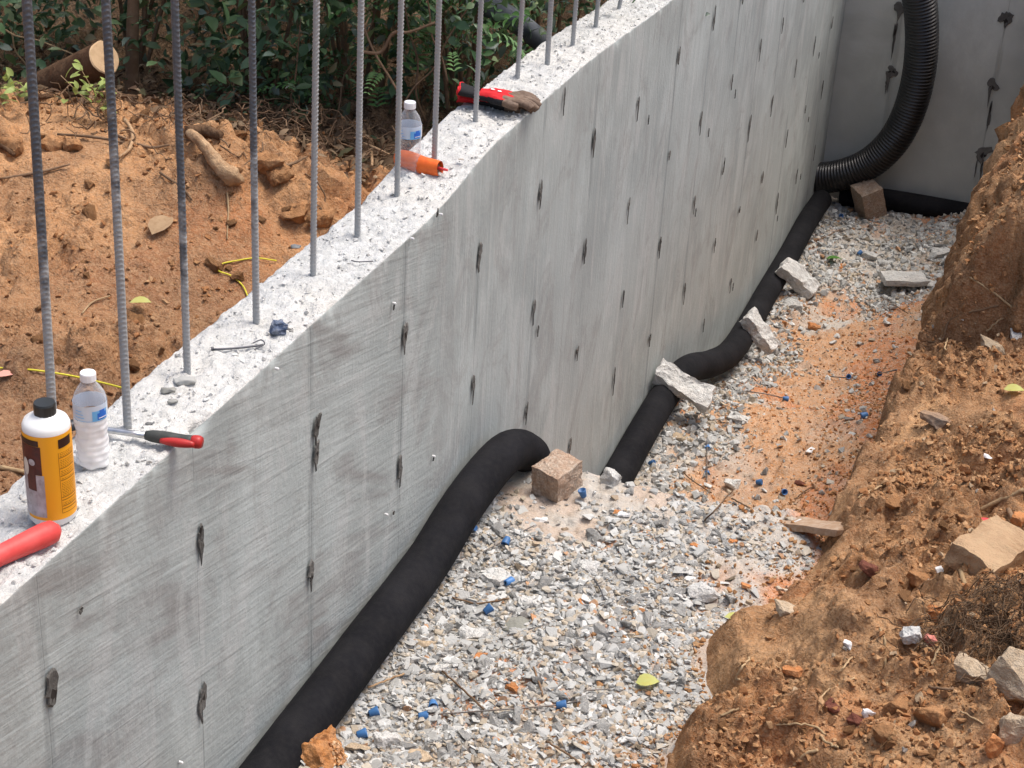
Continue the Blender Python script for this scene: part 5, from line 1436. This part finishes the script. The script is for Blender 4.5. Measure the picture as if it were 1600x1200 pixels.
for q, (pts, lb) in enumerate([([(180, 215), (230, 235), (265, 232)], 'leaning twig left of the third rebar'), ([(90, 215), (150, 220), (200, 230)], 'flat twig on the mound below the log'), ([(410, 275), (455, 262), (480, 250)], 'twig behind the fourth rebar'), ([(0, 285), (60, 275), (110, 262)], 'long low twig at the left of the mound'), ([(500, 330), (512, 350), (520, 340)], 'small twig near the sixth rebar'), ([(250, 275), (285, 300), (300, 318)], 'twig on the mound near the third rebar')]):
    stick('twig', pts, [.004, .005, .003], M_TWIG, lb, 'twig', lift=.012)
# yellow string
S1 = [ol(px, py) + np.array([0, 0, .012]) for px, py in [(-60, 575), (0, 581), (50, 584), (110, 593), (160, 604), (198, 614)]]
o = link('string', tube_mesh('string', catmull(S1, 8), .0028, 8, [M_STRING])); tag(o, 'yellow string stretched along the soil behind the near bottles', 'string')
S2 = [ol(px, py) + np.array([0, 0, .010]) for px, py in [(388, 470), (380, 452), (362, 436), (342, 428), (345, 418), (370, 412), (400, 408), (432, 412)]]
o = link('string', tube_mesh('string', catmull(S2, 8), .0024, 8, [M_STRING])); tag(o, 'loose curl of yellow string on the soil beside the fourth rebar', 'string')
for px, py, sz, sd_, m, lb in [(422, 262, (.13, .10, .08), 181, M_CLOD, 'big orange clod at the top of the mound right of the fourth rebar'), (440, 285, (.12, .09, .07), 182, M_CLOD, 'orange clod in front of the big one'), (20, 236, (.09, .08, .07), 183, M_CLOD, 'reddish clod at the left edge of the mound'), (85, 232, (.10, .08, .07), 184, M_CLOD, 'reddish clod right of the leftmost rebar'), (115, 235, (.07, .06, .06), 185, M_CLOD, 'dark red clod beside the second rebar'), (508, 345, (.10, .07, .06), 186, M_CLOD, 'brown clod between the fifth and sixth rebars'), (465, 335, (.16, .10, .05), 187, M_CLOD, 'flat orange clod left of the fifth rebar')]:
    pp_ = ol(px, py); rock('soil_clod', 0, 0, sz, sd_, m, lb, 'clod', pos=pp_, sub=3, rough=.08, sink=.3, smooth=True)

# ------------------------------------------------------------------ vegetation
def leaf_template(k):
    if k == 0: n, w = 4, .52
    else: n, w = 4, .36
    t = np.linspace(0, 1, n); W = w * np.sin(math.pi * np.clip(t, .03, .97) ** .85) / 2
    V = []
    for i in range(n): V += [(-W[i], t[i] - .5, .12 * W[i] + .12 * math.sin(3 * t[i])), (0, t[i] - .5, .12 * math.sin(3 * t[i]) - .02), (W[i], t[i] - .5, .12 * W[i] + .12 * math.sin(3 * t[i]))]
    F = []
    for i in range(n - 1):
        a = 3 * i; F += [(a, a + 1, a + 4, a + 3), (a + 1, a + 2, a + 5, a + 4)]
    return np.array(V, float), tri(np.array(F))
def frond_template():
    parts = []
    V0, F0 = leaf_template(1)
    for i in range(7):
        for sgn in (-1, 1):
            s = .30 * (1 - .09 * i); V = V0 * s; a = sgn * 1.1
            Rz = np.array([[math.cos(a), math.sin(a), 0], [-math.sin(a), math.cos(a), 0], [0, 0, 1]])
            V = (V + np.array([0, s * .5, 0])) @ Rz.T + np.array([0, i / 7. - .5, .12 * math.sin(3 * i / 7.)]); parts.append((V, F0))
    return join(parts)
LT = [leaf_template(0), leaf_template(1)]; FRND = [frond_template()]
DG = [(.17, .31, .14), (.11, .22, .10), (.26, .42, .17), (.36, .47, .20), (.24, .33, .26), (.38, .33, .18)]
LM = [leaf_mesh('leaf', 1, .48, M_LEAF1, .2, 5), leaf_mesh('leaf', 1, .36, M_LEAF1, .3, 5)]

def shrub(cx, cy, rx, ry, h, nleaf, size, label, seed, fern=0, zb=None, cols=DG, wt=(6, 5, 3, 2, 2, .6), parts=26, big=.088):
    rg = np.random.default_rng(seed); zb = float(left_z(np.array([cx]), np.array([cy]))[0]) if zb is None else zb
    root = empty('shrub', (cx, cy, zb)); tag(root, label, 'shrub')
    # stems
    tips = []
    for k in range(7):
        a = rg.uniform(0, 6.28); rr = rg.uniform(.2, 1.0)
        e = np.array([rx * rr * math.cos(a), ry * rr * math.sin(a), h * rg.uniform(.6, 1)])
        b = np.array([e[0] * .25, e[1] * .25, -.03])
        m_ = .5 * (b + e) + rg.normal(0, .07, 3)
        C_ = catmull([b, m_, e], 6); link('stem', tube_mesh('stem', C_, np.linspace(.010, .003, len(C_)), 7, [M_TWIG]), root)
        tips.append(C_)
    # clumps of leaves so that dark gaps stay between
    nc = 34; cc = np.stack([rg.uniform(-1, 1, nc) * rx, rg.uniform(-1, 1, nc) * ry, rg.uniform(.03, 1, nc) * h], 1)
    idx = rg.integers(0, nc, nleaf)
    P_ = cc[idx] + rg.normal(0, 1, (nleaf, 3)) * np.array([.11, .11, .10])
    P_[:, 2] = np.clip(P_[:, 2], .02, None)
    shade = rg.uniform(.7, 1.2, nc)[idx][:, None]
    C2 = pal(rg, nleaf, cols, wt) * shade
    S = size * rg.uniform(.6, 1.35, nleaf)
    o = scatter('foliage', P_, S, C2, M_LEAF, seed + 1, .75, (1, 1, 1), LT, True); stuff(o); o.parent = root
    if fern:
        F_ = cc[rg.integers(0, nc, fern)] + rg.normal(0, 1, (fern, 3)) * .1; F_[:, 2] = np.clip(F_[:, 2], .05, None)
        o = scatter('fern_fronds', F_, .20 * rg.uniform(.6, 1.2, fern), pal(rg, fern, [(.16, .36, .10), (.22, .42, .14), (.11, .25, .08)], [3, 2, 2]), M_LEAF, seed + 2, .6, (1, 1, 1), FRND, True); stuff(o); o.parent = root
    # the larger leaves towards the wall
    for k in range(parts):
        c = cc[rg.integers(0, nc)]; p_ = c + rg.normal(0, .09, 3); p_[1] -= ry * .5; p_[2] = max(p_[2], .08)
        l = link('leaf', LM[int(rg.integers(0, 2))], root, p_, (rg.uniform(-.5, 1.3), rg.uniform(-.7, .7), rg.uniform(0, 6.28)))
        s_ = big * rg.uniform(.7, 1.25); l.scale = (s_, s_, s_)
    return root
SH = [(-2.75, 5.75, .40, .35, 1.3, 1700, .060, 'broad-leaved dark shrub at the top left corner behind the cut log', 1, 0, 30),  # heights raised past the view so unseen crowns shade the leaves below
      (-2.05, 6.05, .40, .35, 1.4, 2000, .058, 'dark shrub between the first and second rebars behind the log', 2, 0, 34),
      (-1.45, 5.95, .35, .32, 1.4, 2200, .060, 'glossy broad-leaved shrub behind the third rebar', 3, 0, 60),
      (-1.05, 6.05, .30, .32, 1.4, 2000, .050, 'shrub with feathery fern leaves behind the fifth rebar', 4, 330, 24),
      (-.62, 6.05, .30, .32, 1.4, 1700, .046, 'thin tangled shrub behind the sixth and seventh rebars', 5, 110, 18),
      (-.55, 6.75, .32, .40, 1.7, 1700, .048, 'leafy shrub around the grey pipe end', 6, 40, 16),
      (-1.3, 6.9, .5, .4, 1.9, 1900, .06, 'tall shrub in the second row behind the fern', 7, 60, 0),
      (-2.3, 7.0, .6, .4, 2.0, 1900, .065, 'tall shrub in the second row behind the log', 8, 0, 0),
      (-.45, 7.7, .30, .55, 1.4, 1500, .05, 'shrub close behind the far part of the wall', 9, 30, 8),
      (-3.4, 6.4, .5, .6, 1.8, 1300, .07, 'shrub beyond the left edge of the photo', 10, 0, 0),
      (-1.4, 8.1, 1.3, .5, 2.2, 2600, .075, 'dense dark bushes in the third row', 11, 0, 0)]
for cx, cy, rx, ry, h, n, sz, lb, sd_, fn, pt in SH:
    shrub(cx, cy, rx, ry, h, n, sz, lb, 900 + sd_ * 10, fn, None, parts=pt)

# bare stems in front of the bushes
for q, (px, py, px2, py2, r_, lb) in enumerate([(205, 165, 210, -30, .028, 'greenish trunk right of the cut log'), (216, 185, 214, 40, .006, 'thin straight sapling stem beside the greenish trunk'), (515, 205, 560, 90, .004, 'bare leaning stem behind the sixth rebar'), (640, 190, 560, 20, .005, 'long bare vine slanting behind the seventh rebar'),
                                               (455, 195, 465, 85, .004, 'bare upright stem left of the fifth rebar'), (665, 190, 640, 50, .005, 'bare vine stem just left of the eighth rebar'), (560, 80, 640, 50, .007, 'grey sloping branch across the seventh rebar'), (700, 130, 670, 10, .004, 'thin stem between the eighth and ninth rebars'),
                                               (350, 235, 340, 165, .004, 'dry stalk left of the fourth rebar'), (368, 238, 366, 150, .005, 'taller dry stalk left of the fourth rebar'), (0, 40, 90, 75, .004, 'pale arching twig at the top left'), (0, 30, 40, 100, .004, 'pale slanting twig at the left edge'), (620, 180, 700, 60, .004, 'thin vine crossing behind the ninth rebar')]):
    y_ = 5.62 + .05 * (q % 3)
    A = at(px, py, 1, y_); B = at(px2, py2, 1, y_ + .06)
    rg = np.random.default_rng(q); m_ = [A + (B - A) * t + rg.normal(0, .012, 3) for t in (.33, .66)]
    if q in (0, 1): A[2] = float(left_z(A[:1], A[1:2])[0]) - .02
    C_ = catmull([A] + m_ + [B, B + (B - A) * .5], 5)
    o = link('stem' if q else 'tree_trunk', tube_mesh('stem', C_, np.linspace(r_, r_ * .7, len(C_)), 8, [M_TWIG if q not in (10, 11) else M_ROOT]))
    tag(o, lb, 'trunk' if q == 0 else 'stem')
# pale young sapling in front of the log
SP = empty('sapling', ol(170, 190)); tag(SP, 'small young plant with pale green leaves growing in front of the cut log', 'plant')
sp0 = np.array(SP.location); rg = np.random.default_rng(9)
for k, (px, py) in enumerate([(165, 120), (150, 130), (125, 105), (95, 118), (142, 145), (165, 155)]):
    t = at(px, py, 1, sp0[1] - .05) - sp0
    link('stem', tube_mesh('stem', catmull([np.zeros(3), t * .5 + rg.normal(0, .01, 3), t], 5), np.linspace(.003, .0012, 11), 6, [M_ROOT]), SP)
    for j_ in range(6):
        l = link('leaf', bpy.data.meshes.get('young_leaf') or leaf_mesh('young_leaf', 1, .5, M_SAPLING), SP)
        l.location = t * rg.uniform(.55, 1.05) + rg.normal(0, .012, 3); s_ = rg.uniform(.030, .05); l.scale = (s_,) * 3
        l.rotation_euler = (rg.uniform(-.3, 1.2), rg.uniform(-.6, .6), rg.uniform(0, 6.28))
for q, (px, py, lb) in enumerate([(10, 130, 'small pale green weed at the left edge below the log'), (28, 150, 'low pale weed left of the leftmost rebar')]):
    W = empty('weed', ol(px, py + 30)); tag(W, lb, 'plant'); w0 = np.array(W.location)
    for j_ in range(14):
        t = at(px + random.uniform(-14, 14), py + random.uniform(-14, 20), 1, w0[1]) - w0
        l = link('leaf', bpy.data.meshes['young_leaf'], W, t, (random.uniform(-.3, 1.2), random.uniform(-.6, .6), random.uniform(0, 6.28))); s_ = random.uniform(.03, .05); l.scale = (s_,) * 3

# leaf litter along the foot of the bushes
rg = np.random.default_rng(99)
n = 3600; x = rg.uniform(-3.2, -.24, n); y = 5.05 + rg.gamma(2, .28, n)
o = scatter('leaf_litter', np.stack([x, y, left_z(x, y) + .008 + rg.uniform(0, .02, n)], 1), .045 * rg.uniform(.5, 1.3, n), pal(rg, n, [(.30, .20, .12), (.42, .30, .19), (.18, .11, .07), (.14, .13, .07)], [3, 2, 3, 1]), M_LITTER, 45, .5, (1, 1, 1), LT, True)
stuff(o, 'brown leaf litter under the bushes', 'leaf litter')
